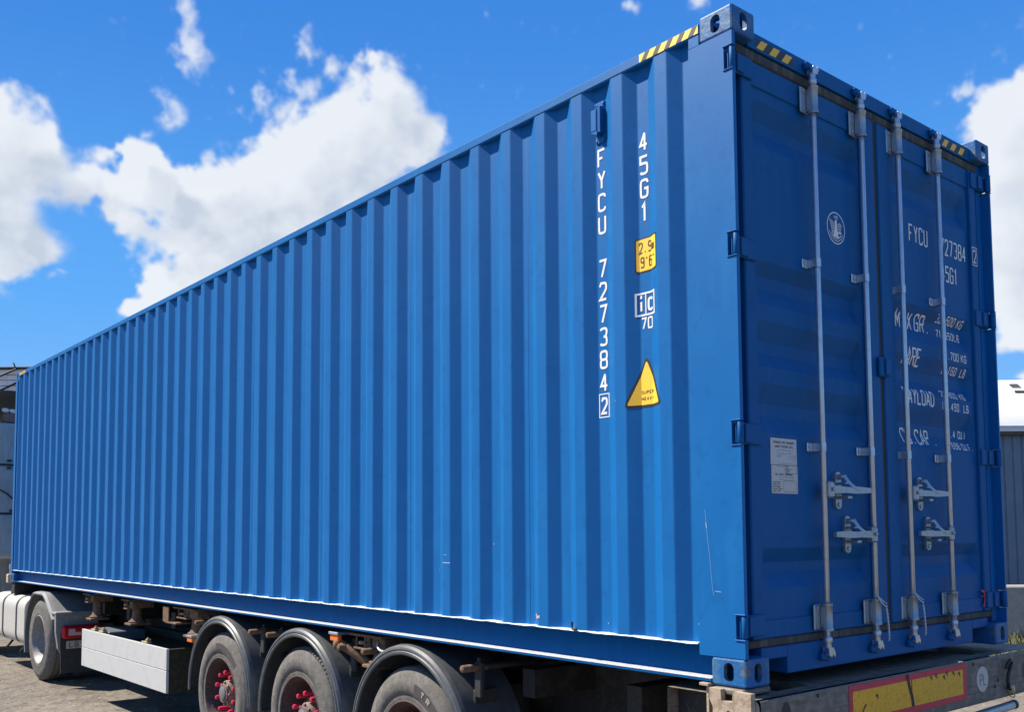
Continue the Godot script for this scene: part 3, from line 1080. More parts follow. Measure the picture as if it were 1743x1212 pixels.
			box(st, Vector3(cx - 0.016, hy - 0.040, -0.0462), Vector3(cx + 0.020, hy - 0.026, 0.014), 0.003)
			box(st, Vector3(cx - 0.016, hy + 0.028, -0.0464), Vector3(cx + 0.016, hy + 0.038, 0.002), 0.003)
			lathe(st, Vector3(cx, hy + 0.064, -0.046), Vector3(0, 0, 1), [Vector2(0.013, 0), Vector2(0.013, 0.022), Vector2(0.008, 0.030), Vector2(0, 0.030)], 14)
			lathe(st, Vector3(cx, hy - 0.066, -0.046), Vector3(0, 0, 1), [Vector2(0.011, 0), Vector2(0.009, 0.006), Vector2(0, 0.007)], 12)
			var flap := bezier(Vector3(cx + 0.004, hy + 0.070, -0.016), Vector3(cx + 0.010, hy + 0.030, 0.006), Vector3(cx + 0.030, hy + 0.010, 0.018), Vector3(cx + 0.095, hy + 0.004, 0.0165), 8)
			var r1 := []
			var r2 := []
			for q in flap.size():
				var wd := lerpf(0.010, 0.005, float(q) / flap.size())
				r1.append(flap[q] + Vector3(-wd, -wd * 0.6, 0))
				r2.append(flap[q] + Vector3(wd, wd * 0.6, 0))
			loft(st, [r1, r2])
			put(st, "handle_catch", M.cast_zinc, door)
			# a twisted wire seal hangs on the two inner bars
			if (side == 0) == (i == 1):
				st = mb()
				var top := 0.330
				sweep(st, bezier(Vector3(x - 0.030, top, 0.010), Vector3(x - 0.060, top + 0.03, 0.0), Vector3(x + 0.0, top - 0.05, 0.045), Vector3(x + 0.040, top - 0.035, 0.018)), 0.0034)
				sweep(st, bezier(Vector3(x - 0.030, top, 0.010), Vector3(x - 0.028, top - 0.04, 0.035), Vector3(x + 0.015, top - 0.06, 0.04), Vector3(x + 0.026, top - 0.055, 0.022)), 0.0032)
				var rope := bezier(Vector3(x + 0.030, top - 0.045, 0.020), Vector3(x + 0.018, top - 0.10, 0.034), Vector3(x + 0.034, top - 0.17, 0.030), Vector3(x + 0.050, top - 0.215, 0.018), 40)
				for ph in 2:
					var tw := []
					for q in rope.size():
						var t := q * 0.8 + ph * PI
						tw.append(rope[q] + Vector3(cos(t), 0, sin(t)) * 0.0028)
					sweep(st, tw, 0.0032, 6)
				put(st, "wire_seal", M.galv, door)
	# lock plate bridging the meeting gap
	st = mb()
	box(st, Vector3(1.163, 1.405, -0.0395), Vector3(1.255, 1.502, -0.020), 0.006)
	box(st, Vector3(1.205, 1.410, -0.0198), Vector3(1.250, 1.497, -0.010), 0.004)
	put(st, "lock_plate", M.blue_shaded, c)
	build_door_marks(c)


func hazard(st: SurfaceTool, z_or_x0: float, y0: float, wide: float, high: float, count: int, map: Callable) -> void:
	var p := wide / count
	for i in count:
		var x := z_or_x0 + i * p
		drape(st, PackedVector2Array([Vector2(x, y0), Vector2(x + p * 0.5, y0), Vector2(x + p * 0.9, y0 + high), Vector2(x + p * 0.4, y0 + high)]), [], map, 0.0014)


func build_door_marks(c: Node3D) -> void:
	var head := func(p: Vector2, l: float) -> Vector3: return Vector3(p.x, p.y, -0.040 + l)
	for x in [0.225, 1.935]:
		var st := mb()
		drape(st, PackedVector2Array(rect(x, 2.782, x + 0.285, 2.826)), [], head, 0.0007)
		var base := put(st, "hazard_sticker", M.black, c)
		st = mb()
		hazard(st, x, 2.782, 0.285, 0.044, 3, head)
		put(st, "hazard_stripe", M.stripe_amber, base)
	var put_text := func(called: String, lines: Array, map: Callable) -> void:
		var st := mb()
		for l in lines:
			text(st, l[0], Vector2(l[1], l[2]), l[3], l[4], l[5], l[6], map, 0.002)
		put(st, called, M.letter, c)
	var d := func(p: Vector2, l: float) -> Vector3: return on_door(p, l)
	var df := func(p: Vector2, l: float) -> Vector3: return on_door_frame(p, l)
	put_text.call("owner_code", [["FYCU", 1.566, 2.171, 0.043, 0.097, 0.0535, 0.0098]], d)
	put_text.call("serial_number", [["727384", 1.911, 2.165, 0.043, 0.096, 0.0522, 0.0098]], d)
	put_text.call("size_code", [["45G1", 1.911, 2.014, 0.043, 0.094, 0.050, 0.0098]], d)
	put_text.call("check_digit", [["2", 2.266, 2.172, 0.038, 0.080, 0.05, 0.0085]], df)
	var st := mb()
	ribbon(st, [Vector2(2.256, 2.160), Vector2(2.314, 2.160), Vector2(2.314, 2.264), Vector2(2.256, 2.264), Vector2(2.256, 2.160)], 0.005, df, 0.0015)
	put(st, "check_digit_frame", M.letter, c)
	put_text.call("gross_weight", [["MAX.", 1.458, 1.702, 0.050, 0.095, 0.060, 0.0103], ["GR.", 1.655, 1.704, 0.050, 0.095, 0.060, 0.0103], ["32.500", 1.875, 1.780, 0.029, 0.046, 0.0360, 0.0068], ["KG", 2.112, 1.778, 0.029, 0.046, 0.038, 0.0068], ["71.650", 1.895, 1.700, 0.028, 0.046, 0.0345, 0.0068], ["LB", 2.104, 1.700, 0.027, 0.046, 0.0345, 0.0068]], d)
	put_text.call("tare_weight", [["TARE", 1.456, 1.506, 0.047, 0.096, 0.0522, 0.0103], ["3.700", 1.912, 1.577, 0.029, 0.046, 0.0345, 0.0068], ["KG", 2.105, 1.577, 0.029, 0.046, 0.037, 0.0068], ["8.160", 1.915, 1.500, 0.028, 0.046, 0.0345, 0.0068], ["LB", 2.128, 1.500, 0.027, 0.046, 0.0345, 0.0068]], d)
	put_text.call("payload", [["PAYLOAD", 1.452, 1.299, 0.043, 0.086, 0.0477, 0.0103], ["28.800", 1.872, 1.365, 0.027, 0.038, 0.0325, 0.0062], ["KG", 2.095, 1.365, 0.027, 0.038, 0.036, 0.0062], ["63.490", 1.870, 1.294, 0.027, 0.046, 0.0330, 0.0068], ["LB", 2.115, 1.294, 0.027, 0.046, 0.0340, 0.0068]], d)
	put_text.call("cubic_capacity", [["CU.CAP", 1.462, 1.089, 0.046, 0.086, 0.0510, 0.0103], [".", 1.785, 1.089, 0.046, 0.086, 0.05, 0.0103], ["76.4", 1.950, 1.150, 0.027, 0.045, 0.0340, 0.0068], ["CU.M.", 2.108, 1.150, 0.026, 0.045, 0.0255, 0.0068], ["2.698", 1.925, 1.084, 0.027, 0.040, 0.033, 0.0062], ["CU.FT.", 2.112, 1.084, 0.026, 0.040, 0.0255, 0.0062]], d)
	# round emblem
	st = mb()
	var o := Vector2(0.862, 2.098)
	var ring := func(r: float, a0: float, a1: float, n: int) -> Array:
		var out := []
		for i in n + 1:
			var t := deg_to_rad(lerpf(a0, a1, float(i) / n))
			out.append(o + Vector2(cos(t), sin(t)) * r)
		return out
	ribbon(st, ring.call(0.076, 0, 360, 48), 0.0050, d, 0.0015)
	for k in 14:
		ribbon(st, ring.call(0.062, 200 + k * 10, 206 + k * 10, 2), 0.006, d, 0.0016)
	text(st, "ABS", o + Vector2(-0.016, 0.046), 0.010, 0.016, 0.012, 0.0026, d, 0.002)
	for k in 7:
		ribbon(st, [o + Vector2(-0.058 + k * 0.004, 0.036 - k * 0.009), o + Vector2(-0.036, 0.030 - k * 0.009), o + Vector2(-0.012, 0.022 - k * 0.009)], 0.0038, d, 0.0017)
	for k in 5:
		ribbon(st, [o + Vector2(0.014, 0.020 - k * 0.007), o + Vector2(0.034, 0.030 - k * 0.009), o + Vector2(0.050 - k * 0.003, 0.018 - k * 0.008)], 0.0032, d, 0.0017)
	for bit in [[-0.010, 0.040, 0.006, -0.016, 0.012], [-0.022, -0.014, 0.016, -0.036, 0.0], [0.018, -0.014, 0.044, -0.024, 0.0], [-0.030, -0.036, 0.020, -0.044, 0.0]]:
		drape(st, PackedVector2Array([o + Vector2(bit[0], bit[1]), o + Vector2(bit[0] - bit[4] * 0.3, bit[3]), o + Vector2(bit[2] + bit[4] * 0.3, bit[3]), o + Vector2(bit[2], bit[1])]), [], d, 0.0024 + bit[2] * 0.01)
	ribbon(st, ring.call(0.050, 215, 325, 12), 0.005, d, 0.0020)
	put(st, "round_emblem", M.letter, c)
	# metal approval plate with printed tables
	st = mb()
	prism(st, rounded(rect(0.287, 0.806, 0.484, 0.930), 0.004), Vector3.ZERO, Vector3.RIGHT, Vector3.UP, -0.0595, -0.0575)
	prism(st, rounded([Vector2(0.283, 0.932), Vector2(0.482, 0.932), Vector2(0.480, 1.050), Vector2(0.285, 1.050)], 0.004), Vector3.ZERO, Vector3.RIGHT, Vector3.UP, -0.0594, -0.0574)
	var plate := put(st, "approval_plate", M.plate, c)
	st = mb()
	var pm := func(p: Vector2, l: float) -> Vector3: return Vector3(p.x, p.y, -0.0572 + l)
	for l in [["APPROVED FOR TRANSPORT", 0.305, 1.026, 0.0072, 0.011], ["UNDER CUSTOMS SEAL", 0.318, 1.009, 0.0075, 0.010], ["CSC SAFETY APPROVAL", 0.312, 0.885, 0.0072, 0.010]]:
		text(st, l[0], Vector2(l[1], l[2]), l[3] * 0.85, l[4], l[3], 0.0016, pm, 0.0003)
	for r in [[0.335, 0.984, 0.435, 0.998], [0.330, 0.968, 0.360, 0.976], [0.425, 0.962, 0.470, 0.974], [0.335, 0.925, 0.378, 0.937], [0.388, 0.896, 0.476, 0.938], [0.350, 0.866, 0.450, 0.878], [0.376, 0.814, 0.476, 0.862]]:
		ribbon(st, [Vector2(r[0], r[1]), Vector2(r[2], r[1]), Vector2(r[2], r[3]), Vector2(r[0], r[3]), Vector2(r[0], r[1])], 0.0012, pm, 0.0003)
	for k in 5:
		text(st, ["DATE MADE", "IDENT NO", "MAX GROSS", "ALLOW STACK", "RACK TEST"][k], Vector2(0.296, 0.8525 - k * 0.0100), 0.0052, 0.0062, 0.0062, 0.0013, pm, 0.0003)
		text(st, ["DATE", "TYPE", "MAKER NO", "COLOUR", "LIST"][k], Vector2(0.392, 0.9275 - k * 0.0075), 0.0045, 0.0050, 0.0055, 0.0012, pm, 0.0003)
	put(st, "plate_print", M.print_black, plate)
	st = mb()
	ribbon(st, [Vector2(2.205, 0.302), Vector2(2.235, 0.296), Vector2(2.246, 0.262), Vector2(2.240, 0.232), Vector2(2.226, 0.214)], 0.012, df, 0.0012)
	ribbon(st, [Vector2(2.196, 0.270), Vector2(2.236, 0.270)], 0.004, df, 0.0016)
	put(st, "red_paint_mark", M.red_paint, c)


func build_side_marks(c: Node3D) -> void:
	var sd := func(p: Vector2, l: float) -> Vector3: return on_side(p, l)
	var bends := []
	for z in [-0.923, -0.856, -0.787, -0.719, -0.647, -0.579, -0.510, -0.442, -0.370]:
		bends.append(z)
	var st := mb()
	var code := "FYCU 727384"
	for i in code.length():
		text(st, code[i], Vector2(-0.8475, 2.4275 - i * 0.1118 + (0.006 if i > 4 else 0.0)), 0.054, 0.093, 0.06, 0.0122, sd, 0.0015)
	text(st, "2", Vector2(-0.842, 1.207), 0.044, 0.084, 0.06, 0.0122, sd, 0.0015)
	put(st, "container_number", M.letter, c)
	st = mb()
	ribbon(st, [Vector2(-0.8535, 1.194), Vector2(-0.7895, 1.194), Vector2(-0.7895, 1.306), Vector2(-0.8535, 1.306), Vector2(-0.8535, 1.194)], 0.005, sd, 0.0012)
	put(st, "check_digit_frame", M.letter, c)
	st = mb()
	for i in 4:
		text(st, "45G1"[i], Vector2(-0.571, 2.421 - i * 0.1125), 0.054, 0.094, 0.06, 0.0122, sd, 0.0015)
	put(st, "size_code", M.letter, c)
	# height sticker
	st = mb()
	drape(st, rounded([Vector2(-0.600, 1.846), Vector2(-0.450, 1.846), Vector2(-0.450, 2.010), Vector2(-0.600, 2.010)], 0.012), bends, sd, 0.0014)
	var base := put(st, "height_sticker", M.black, c)
	st = mb()
	drape(st, rounded([Vector2(-0.593, 1.853), Vector2(-0.457, 1.853), Vector2(-0.457, 2.003), Vector2(-0.593, 2.003)], 0.010), bends, sd, 0.0020)
	put(st, "height_sticker_face", M.yellow, base)
	st = mb()
	text(st, "2,9m", Vector2(-0.583, 1.936), 0.026, 0.054, 0.0285, 0.0075, sd, 0.0026)
	text(st, "9'6\"", Vector2(-0.574, 1.866), 0.026, 0.054, 0.0265, 0.0075, sd, 0.0026)
	put(st, "height_print", M.print_black, base)
	# ic mark and 70
	st = mb()
	ribbon(st, [Vector2(-0.598, 1.645), Vector2(-0.482, 1.645), Vector2(-0.482, 1.747), Vector2(-0.598, 1.747), Vector2(-0.598, 1.645)], 0.009, sd, 0.0015)
	ribbon(st, [Vector2(-0.545, 1.649), Vector2(-0.545, 1.743)], 0.007, sd, 0.0019)
	text(st, "i", Vector2(-0.594, 1.660), 0.042, 0.084, 0.05, 0.0115, sd, 0.0015)
	text(st, "c", Vector2(-0.534, 1.660), 0.044, 0.088, 0.05, 0.0122, sd, 0.0015)
	text(st, "70", Vector2(-0.575, 1.577), 0.034, 0.057, 0.0400, 0.0085, sd, 0.0015)
	put(st, "code_mark", M.letter, c)
	# warning triangle
	st = mb()
	drape(st, rounded([Vector2(-0.662, 1.214), Vector2(-0.430, 1.214), Vector2(-0.546, 1.460)], 0.018), bends, sd, 0.0014)
	base = put(st, "warning_triangle", M.black, c)
	st = mb()
	drape(st, rounded([Vector2(-0.643, 1.226), Vector2(-0.449, 1.226), Vector2(-0.546, 1.433)], 0.008), bends, sd, 0.0020)
	put(st, "warning_triangle_face", M.yellow, base)
	st = mb()
	text(st, "SUPER", Vector2(-0.578, 1.276), 0.0125, 0.016, 0.0160, 0.0032, sd, 0.0026)
	text(st, "HEAVY", Vector2(-0.578, 1.246), 0.0125, 0.016, 0.0160, 0.0032, sd, 0.0026)
	put(st, "warning_print", M.print_black, base)
	# striped band on the top rail
	var rail := func(p: Vector2, l: float) -> Vector3: return Vector3(-l, p.y, p.x)
	for e in [[-0.530, -0.182], [-LEN + 0.182, -LEN + 0.50]]:
		st = mb()
		drape(st, PackedVector2Array(rect(e[0], 2.8325, e[1], 2.8705)), [], rail, 0.0007)
		base = put(st, "hazard_sticker", M.stripe_yellow, c)
		st = mb()
		var n := 5
		var p: float = (e[1] - e[0]) / n
		for i in n:
			var x: float = e[0] + i * p + 0.012
			drape(st, PackedVector2Array([Vector2(x, 2.8325), Vector2(x + p * 0.42, 2.8325), Vector2(x + p * 0.42 + 0.026, 2.8705), Vector2(x + 0.026, 2.8705)]), [], rail, 0.0014)
		put(st, "hazard_stripe", M.black, base)
	# ventilator
	st = mb()
	box(st, Vector3(RIB - 0.001, 2.550, -0.8535), Vector3(RIB + 0.0005, 2.755, -0.790), 0.0004)
	box(st, Vector3(RIB - 0.006, 2.728, -0.850), Vector3(RIB + 0.001, 2.756, -0.792), 0.002)
	box(st, Vector3(RIB - 0.006, 2.548, -0.850), Vector3(RIB + 0.001, 2.572, -0.792), 0.002)
	box(st, Vector3(0.000, 2.600, -0.858), Vector3(RIB - 0.0015, 2.712, -0.815), 0.005)
	prism(st, PackedVector2Array([Vector2(-0.858, 2.600), Vector2(-0.815, 2.600), Vector2(-0.815, 2.578)]), Vector3(0, 0, 0), Vector3(0, 0, 1), Vector3.UP, -RIB + 0.0016, -0.001)
	for e in [[-0.843, 2.742], [-0.800, 2.742], [-0.843, 2.560], [-0.800, 2.560]]:
		lathe(st, Vector3(RIB - 0.006, e[1], e[0]), Vector3(-1, 0, 0), [Vector2(0.006, 0), Vector2(0.005, 0.003), Vector2(0, 0.004)], 10)
	var vent := put(st, "ventilator", M.blue, c)
	st = mb()
	box(st, Vector3(0.004, 2.590, -0.8145), Vector3(RIB - 0.0014, 2.722, -0.794), 0.002)
	put(st, "vent_opening", M.blue_shaded, vent)
	# knocks and scratches in the paint
	st = mb()
	var flat := func(p: Vector2, l: float) -> Vector3: return Vector3(0.001 - l, p.y, p.x)
	ribbon(st, [Vector2(-0.196, 0.735), Vector2(-0.186, 0.62), Vector2(-0.176, 0.54), Vector2(-0.166, 0.42), Vector2(-0.158, 0.372)], 0.0014, flat, 0.0008)
	ribbon(st, [Vector2(-0.150, 0.391), Vector2(-0.120, 0.388)], 0.003, flat, 0.0008)
	ribbon(st, [Vector2(-0.192, 0.68), Vector2(-0.189, 0.655)], 0.0045, flat, 0.0011)
	ribbon(st, [Vector2(-2.10, 0.470), Vector2(-2.03, 0.470)], 0.006, sd, 0.0012)
	ribbon(st, [Vector2(-2.09, 0.515), Vector2(-2.06, 0.514)], 0.003, sd, 0.0012)
	put(st, "paint_scratch", M.scratch, c)
	st = mb()
	ribbon(st, [Vector2(-1.312, 0.226), Vector2(-1.298, 0.205), Vector2(-1.284, 0.212), Vector2(-1.262, 0.214)], 0.013, sd, 0.0018)
	put(st, "paint_chip", M.chip, c)
	var rng := RandomNumberGenerator.new()
	rng.seed = 12
	for i in 14:
		var z := -0.26 - 7.0 * rng.randf() ** 1.6
		var y := 0.19 + 1.6 * rng.randf() ** 1.8
		if side_depth(z) > 0.001 and side_depth(z) < RIB - 0.001:
			continue
		st = mb()
		var l := rng.randf_range(0.004, 0.016)
		ribbon(st, [Vector2(z, y), Vector2(z + rng.randf_range(-0.004, 0.004), y + l)], rng.randf_range(0.002, 0.004), sd, 0.0012)
		put(st, "paint_chip", M.scratch if rng.randf() < 0.7 else M.chip, c)
	# a small bent wire left on the weld
	st = mb()
	sweep(st, [Vector3(-0.004, 0.205, -1.02), Vector3(-0.006, 0.185, -1.02), Vector3(-0.008, 0.172, -1.012), Vector3(-0.010, 0.171, -0.985)], 0.006)
	put(st, "bent_wire", M.cable, c)


# ---------------------------------------------------------------- the trailer
const AXLES := [-5.18, -3.82, -2.46]
const WHEEL_Y := -0.655


func arc_of(c: Vector3, r: float, a0: float, a1: float, n: int) -> Array:
	var out := []
	for i in n + 1:
		var t := deg_to_rad(lerpf(a0, a1, float(i) / n))
		out.append(c + Vector3(0, sin(t), cos(t)) * r)
	return out


func trailer_wheel(t: Node3D, at: Vector3, side: float, kind: int) -> void:
	# outer face towards side (-1 is the near side)
	var w := Node3D.new()
	w.name = "wheel"
	t.add_child(w, true)
	w.position = at + Vector3(0, B, 0) - origin_of(t)
	var o := Vector3.ZERO
	var ax := Vector3(-side, 0, 0)       # inwards
	var st := mb()
	var prof := [Vector2(0.288, 0.020), Vector2(0.292, 0.006), Vector2(0.310, 0.000), Vector2(0.330, 0.003), Vector2(0.334, -0.003), Vector2(0.385, -0.007), Vector2(0.415, -0.004), Vector2(0.419, -0.001), Vector2(0.440, 0.004), Vector2(0.462, 0.014), Vector2(0.480, 0.030), Vector2(0.4935, 0.050)]
	for g in [0.105, 0.165, 0.225, 0.285]:
		prof.append_array([Vector2(0.4955, g - 0.006), Vector2(0.484, g - 0.004), Vector2(0.484, g + 0.004), Vector2(0.4955, g + 0.006)])
	prof.append_array([Vector2(0.4935, 0.335), Vector2(0.480, 0.355), Vector2(0.44, 0.38), Vector2(0.37, 0.388), Vector2(0.29, 0.37)])
	prof.reverse()
	lathe(st, o, ax, prof, 72)
	if kind == 1:                         # worn shoulder with cut blocks
		for k in 84:
			var a := TAU * k / 84
			var d := Vector3(0, sin(a), cos(a))
			var e := Vector3(0, cos(a), -sin(a))
			var q := d * 0.481 + ax * 0.022
			var up := d * 0.011 + ax * 0.018
			out_quad(st, q - e * 0.011, q + e * 0.009, q + up + e * 0.009, q + up - e * 0.011, Vector3.ZERO)
			out_quad(st, q - e * 0.011, q - e * 0.011 + up, q - e * 0.011 + up - d * 0.02, q - e * 0.011 - d * 0.01, q)
			out_quad(st, q + e * 0.009, q + e * 0.009 + up, q + e * 0.009 + up - d * 0.02, q + e * 0.009 - d * 0.01, q)
	local(st, "tyre", M.tyre, w)
	st = mb()
	var ring := [Vector2(0.296, 0.012), Vector2(0.300, 0.004), Vector2(0.290, -0.002), Vector2(0.280, 0.004), Vector2(0.276, 0.020), Vector2(0.262, 0.030), Vector2(0.254, 0.075), Vector2(0.232, 0.100), Vector2(0.228, 0.145), Vector2(0.215, 0.158), Vector2(0.10, 0.160)]
	ring.reverse()
	lathe(st, o, ax, ring, 48)
	local(st, "rim", M.rim, w)
	st = mb()
	var hub := [Vector2(0.145, 0.160), Vector2(0.145, 0.120), Vector2(0.138, 0.112), Vector2(0.105, 0.110), Vector2(0.102, 0.060), Vector2(0.090, 0.050), Vector2(0.078, 0.048), Vector2(0.074, 0.030), Vector2(0, 0.030)]
	hub.reverse()
	lathe(st, o, ax, hub, 32)
	local(st, "hub", M.hub, w)
	st = mb()
	for k in 8:
		var a := TAU * k / 8
		var d := Vector3(0, sin(a), cos(a))
		st = mb()
		tube(st, d * 0.088 + ax * 0.052, d * 0.088 + ax * 0.036, 0.010, -1, 8)
		local(st, "hub_bolt", M.hub_steel, w)
	st = mb()
	lathe(st, ax * 0.031, -ax, [Vector2(0.055, 0), Vector2(0.055, 0.008), Vector2(0.045, 0.014), Vector2(0, 0.014)], 20)
	local(st, "hub_cap", M.hub_steel, w)
	# ten red caps on the wheel nuts
	for k in 10:
		var a := TAU * (k + 0.5) / 10
		var d := Vector3(0, sin(a), cos(a)) * 0.1675
		st = mb()
		lathe(st, d + ax * 0.158, -ax, [Vector2(0.021, 0), Vector2(0.023, 0.004), Vector2(0.0215, 0.05), Vector2(0.0185, 0.056), Vector2(0.0185, 0.112), Vector2(0.015, 0.122), Vector2(0, 0.125)], 12)
		local(st, "wheel_nut_cap", M.nut, w)
	if kind == 2 and side < 0:            # dark moulded mark with two letters on the side wall
		st = mb()
		var on := func(p: Vector2, l: float) -> Vector3:
			var a := deg_to_rad(78.0) - p.x / 0.40
			var r := 0.385 + p.y
			return Vector3(-0.0055 - l - 0.0015 * sin(clampf((r - 0.345) / 0.075, 0.0, 1.0) * PI), sin(a) * r, cos(a) * r)
		ribbon(st, [Vector2(0.0, 0.0), Vector2(0.30, 0.0)], 0.058, on, 0.0012)
		local(st, "side_wall_band", M.tyre_mark, w)
		st = mb()
		for i in 2:
			st = mb()
			text(st, "TR"[i], Vector2(0.080 + i * 0.065, -0.020), 0.036, 0.040, 0.065, 0.010, on, 0.0030)
			local(st, "side_wall_letter", M.tyre_print, w)
	elif kind == 0 and side < 0:
		st = mb()
		var on := func(p: Vector2, l: float) -> Vector3:
			var a := deg_to_rad(100.0) - p.x / 0.40
			var r := 0.385 + p.y
			return Vector3(-0.0055 - l - 0.0015 * sin(clampf((r - 0.345) / 0.075, 0.0, 1.0) * PI), sin(a) * r, cos(a) * r)
		ribbon(st, [Vector2(0.0, 0.0), Vector2(0.42, 0.0)], 0.046, on, 0.0012)
		local(st, "side_wall_band", M.tyre_mark, w)


func mudguard(t: Node3D, z: float, side: float) -> void:
	var st := mb()
	var o := 0.0 if side < 0 else WID
	var sec := [[-0.022, 0.566], [-0.028, 0.574], [-0.028, 0.586], [-0.020, 0.592], [-0.026, 0.600], [-0.022, 0.612], [-0.006, 0.624], [0.02, 0.629], [0.40, 0.629], [0.412, 0.620], [0.412, 0.600], [0.406, 0.600], [0.404, 0.616], [0.02, 0.6235], [-0.010, 0.615], [-0.018, 0.600], [-0.014, 0.566]]
	var rings := []
	var n := 44
	for i in n + 1:
		var a := deg_to_rad(lerpf(-3.0, 183.0, float(i) / n))
		var ring := []
		for s in sec:
			ring.append(Vector3(o - side * s[0], WHEEL_Y + sin(a) * s[1], z + cos(a) * s[1]))
		rings.append(ring)
	if side > 0:
		rings.reverse()
	loft(st, rings, true)
	for a in [-3.0, 183.0]:
		var k := 0 if (a < 0.0) == (side < 0) else n
		var r: Array = rings[k]
		for i in 8:
			var j := 16 - i
			out_quad(st, r[i], r[i + 1], r[j - 1], r[j], Vector3(r[i].x, WHEEL_Y + 1.0, r[i].z))
	var g := put(st, "mudguard", M.fender, t)
	# two rusty tubes carry it, with a clamp at the rear one
	for dz in [-0.50, 0.555]:
		var tb := mb()
		var y: float = -0.115
		tube(tb, Vector3(o - side * -0.010, y, z + dz), Vector3(o - side * 0.165, y, z + dz), 0.021, -1, 14)
		put(tb, "mudguard_tube", M.rust, g)
		tb = mb()
		tube(tb, Vector3(o - side * 0.1655, y, z + dz), Vector3(o - side * 0.72, y, z + dz), 0.019, -1, 14)
		put(tb, "mudguard_carrier", M.chassis, g)
		var cl := mb()
		var sg := signf(dz)
		box(cl, Vector3(minf(o - side * 0.10, o - side * 0.13), y - 0.17, z + dz - 0.03), Vector3(maxf(o - side * 0.10, o - side * 0.13), y + 0.03, z + dz + 0.03), 0.006)
		box(cl, Vector3(minf(o - side * 0.10, o - side * 0.26), y - 0.21, z + dz - sg * 0.03 - 0.012), Vector3(maxf(o - side * 0.10, o - side * 0.26), y - 0.13, z + dz - sg * 0.03 + 0.012), 0.004)
		tube(cl, Vector3(o - side * 0.115, y + 0.022, z + dz), Vector3(o - side * 0.115, y + 0.055, z + dz), 0.012, -1, 10)
		put(cl, "mudguard_clamp", M.dark_plastic, g)


func twist_lock(t: Node3D, z: float, deep: float, wide: float) -> void:
	var tl := Node3D.new()
	tl.name = "twist_lock"
	t.add_child(tl, true)
	var at := Vector3(0.06, 0, z)
	tl.position = at + Vector3(0, B, 0) - origin_of(t)
	var st := mb()
	box(st, Vector3(-0.02, -0.030, -wide), Vector3(0.26, -0.014, wide), 0.003)
	box(st, Vector3(0.0, -0.105, -wide * 0.7), Vector3(0.012, -0.030, -wide * 0.7 + 0.012), 0.002)
	box(st, Vector3(0.0, -0.105, -wide * 0.15), Vector3(0.012, -0.030, -wide * 0.15 + 0.012), 0.002)
	box(st, Vector3(-0.005, -0.118, -wide * 0.8), Vector3(0.22, -0.104, wide * 0.1), 0.003)
	box(st, Vector3(0.02, -0.104, wide * 0.15), Vector3(0.24, -0.0305, wide * 0.9), 0.008)
	local(st, "locking_head", M.rust, tl)
	st = mb()
	lathe(st, Vector3(0.06, -0.104, -wide * 0.35), Vector3.UP, [Vector2(0.030, 0), Vector2(0.034, 0.012), Vector2(0.022, 0.022), Vector2(0.020, 0.055), Vector2(0.026, 0.060), Vector2(0.010, 0.072)], 14)
	tube(st, Vector3(-0.015, -0.07, -wide * 0.35), Vector3(0.06, -0.08, -wide * 0.35), 0.011, 0.015, 10)
	local(st, "locking_pin", M.tan, tl)
	st = mb()
	lathe(st, Vector3(0.10, -0.30 * deep, wide * 0.15), Vector3.UP, [Vector2(0.0, 0.0), Vector2(0.085, 0.0), Vector2(0.088, 0.016), Vector2(0.066, 0.030), Vector2(0.054, 0.055), Vector2(0.050, 0.30 * deep - 0.10), Vector2(0.0, 0.30 * deep - 0.10)], 20)
	box(st, Vector3(0.0, -0.30 * deep - 0.020, wide * 0.15 - 0.09), Vector3(0.20, -0.30 * deep + 0.001, wide * 0.15 + 0.09), 0.004)
	local(st, "locking_post", M.rust, tl)
	st = mb()
	box(st, Vector3(0.1, -0.12, -0.05), Vector3(0.75, -0.034, 0.05), 0.005)
	local(st, "outrigger", M.chassis, tl)


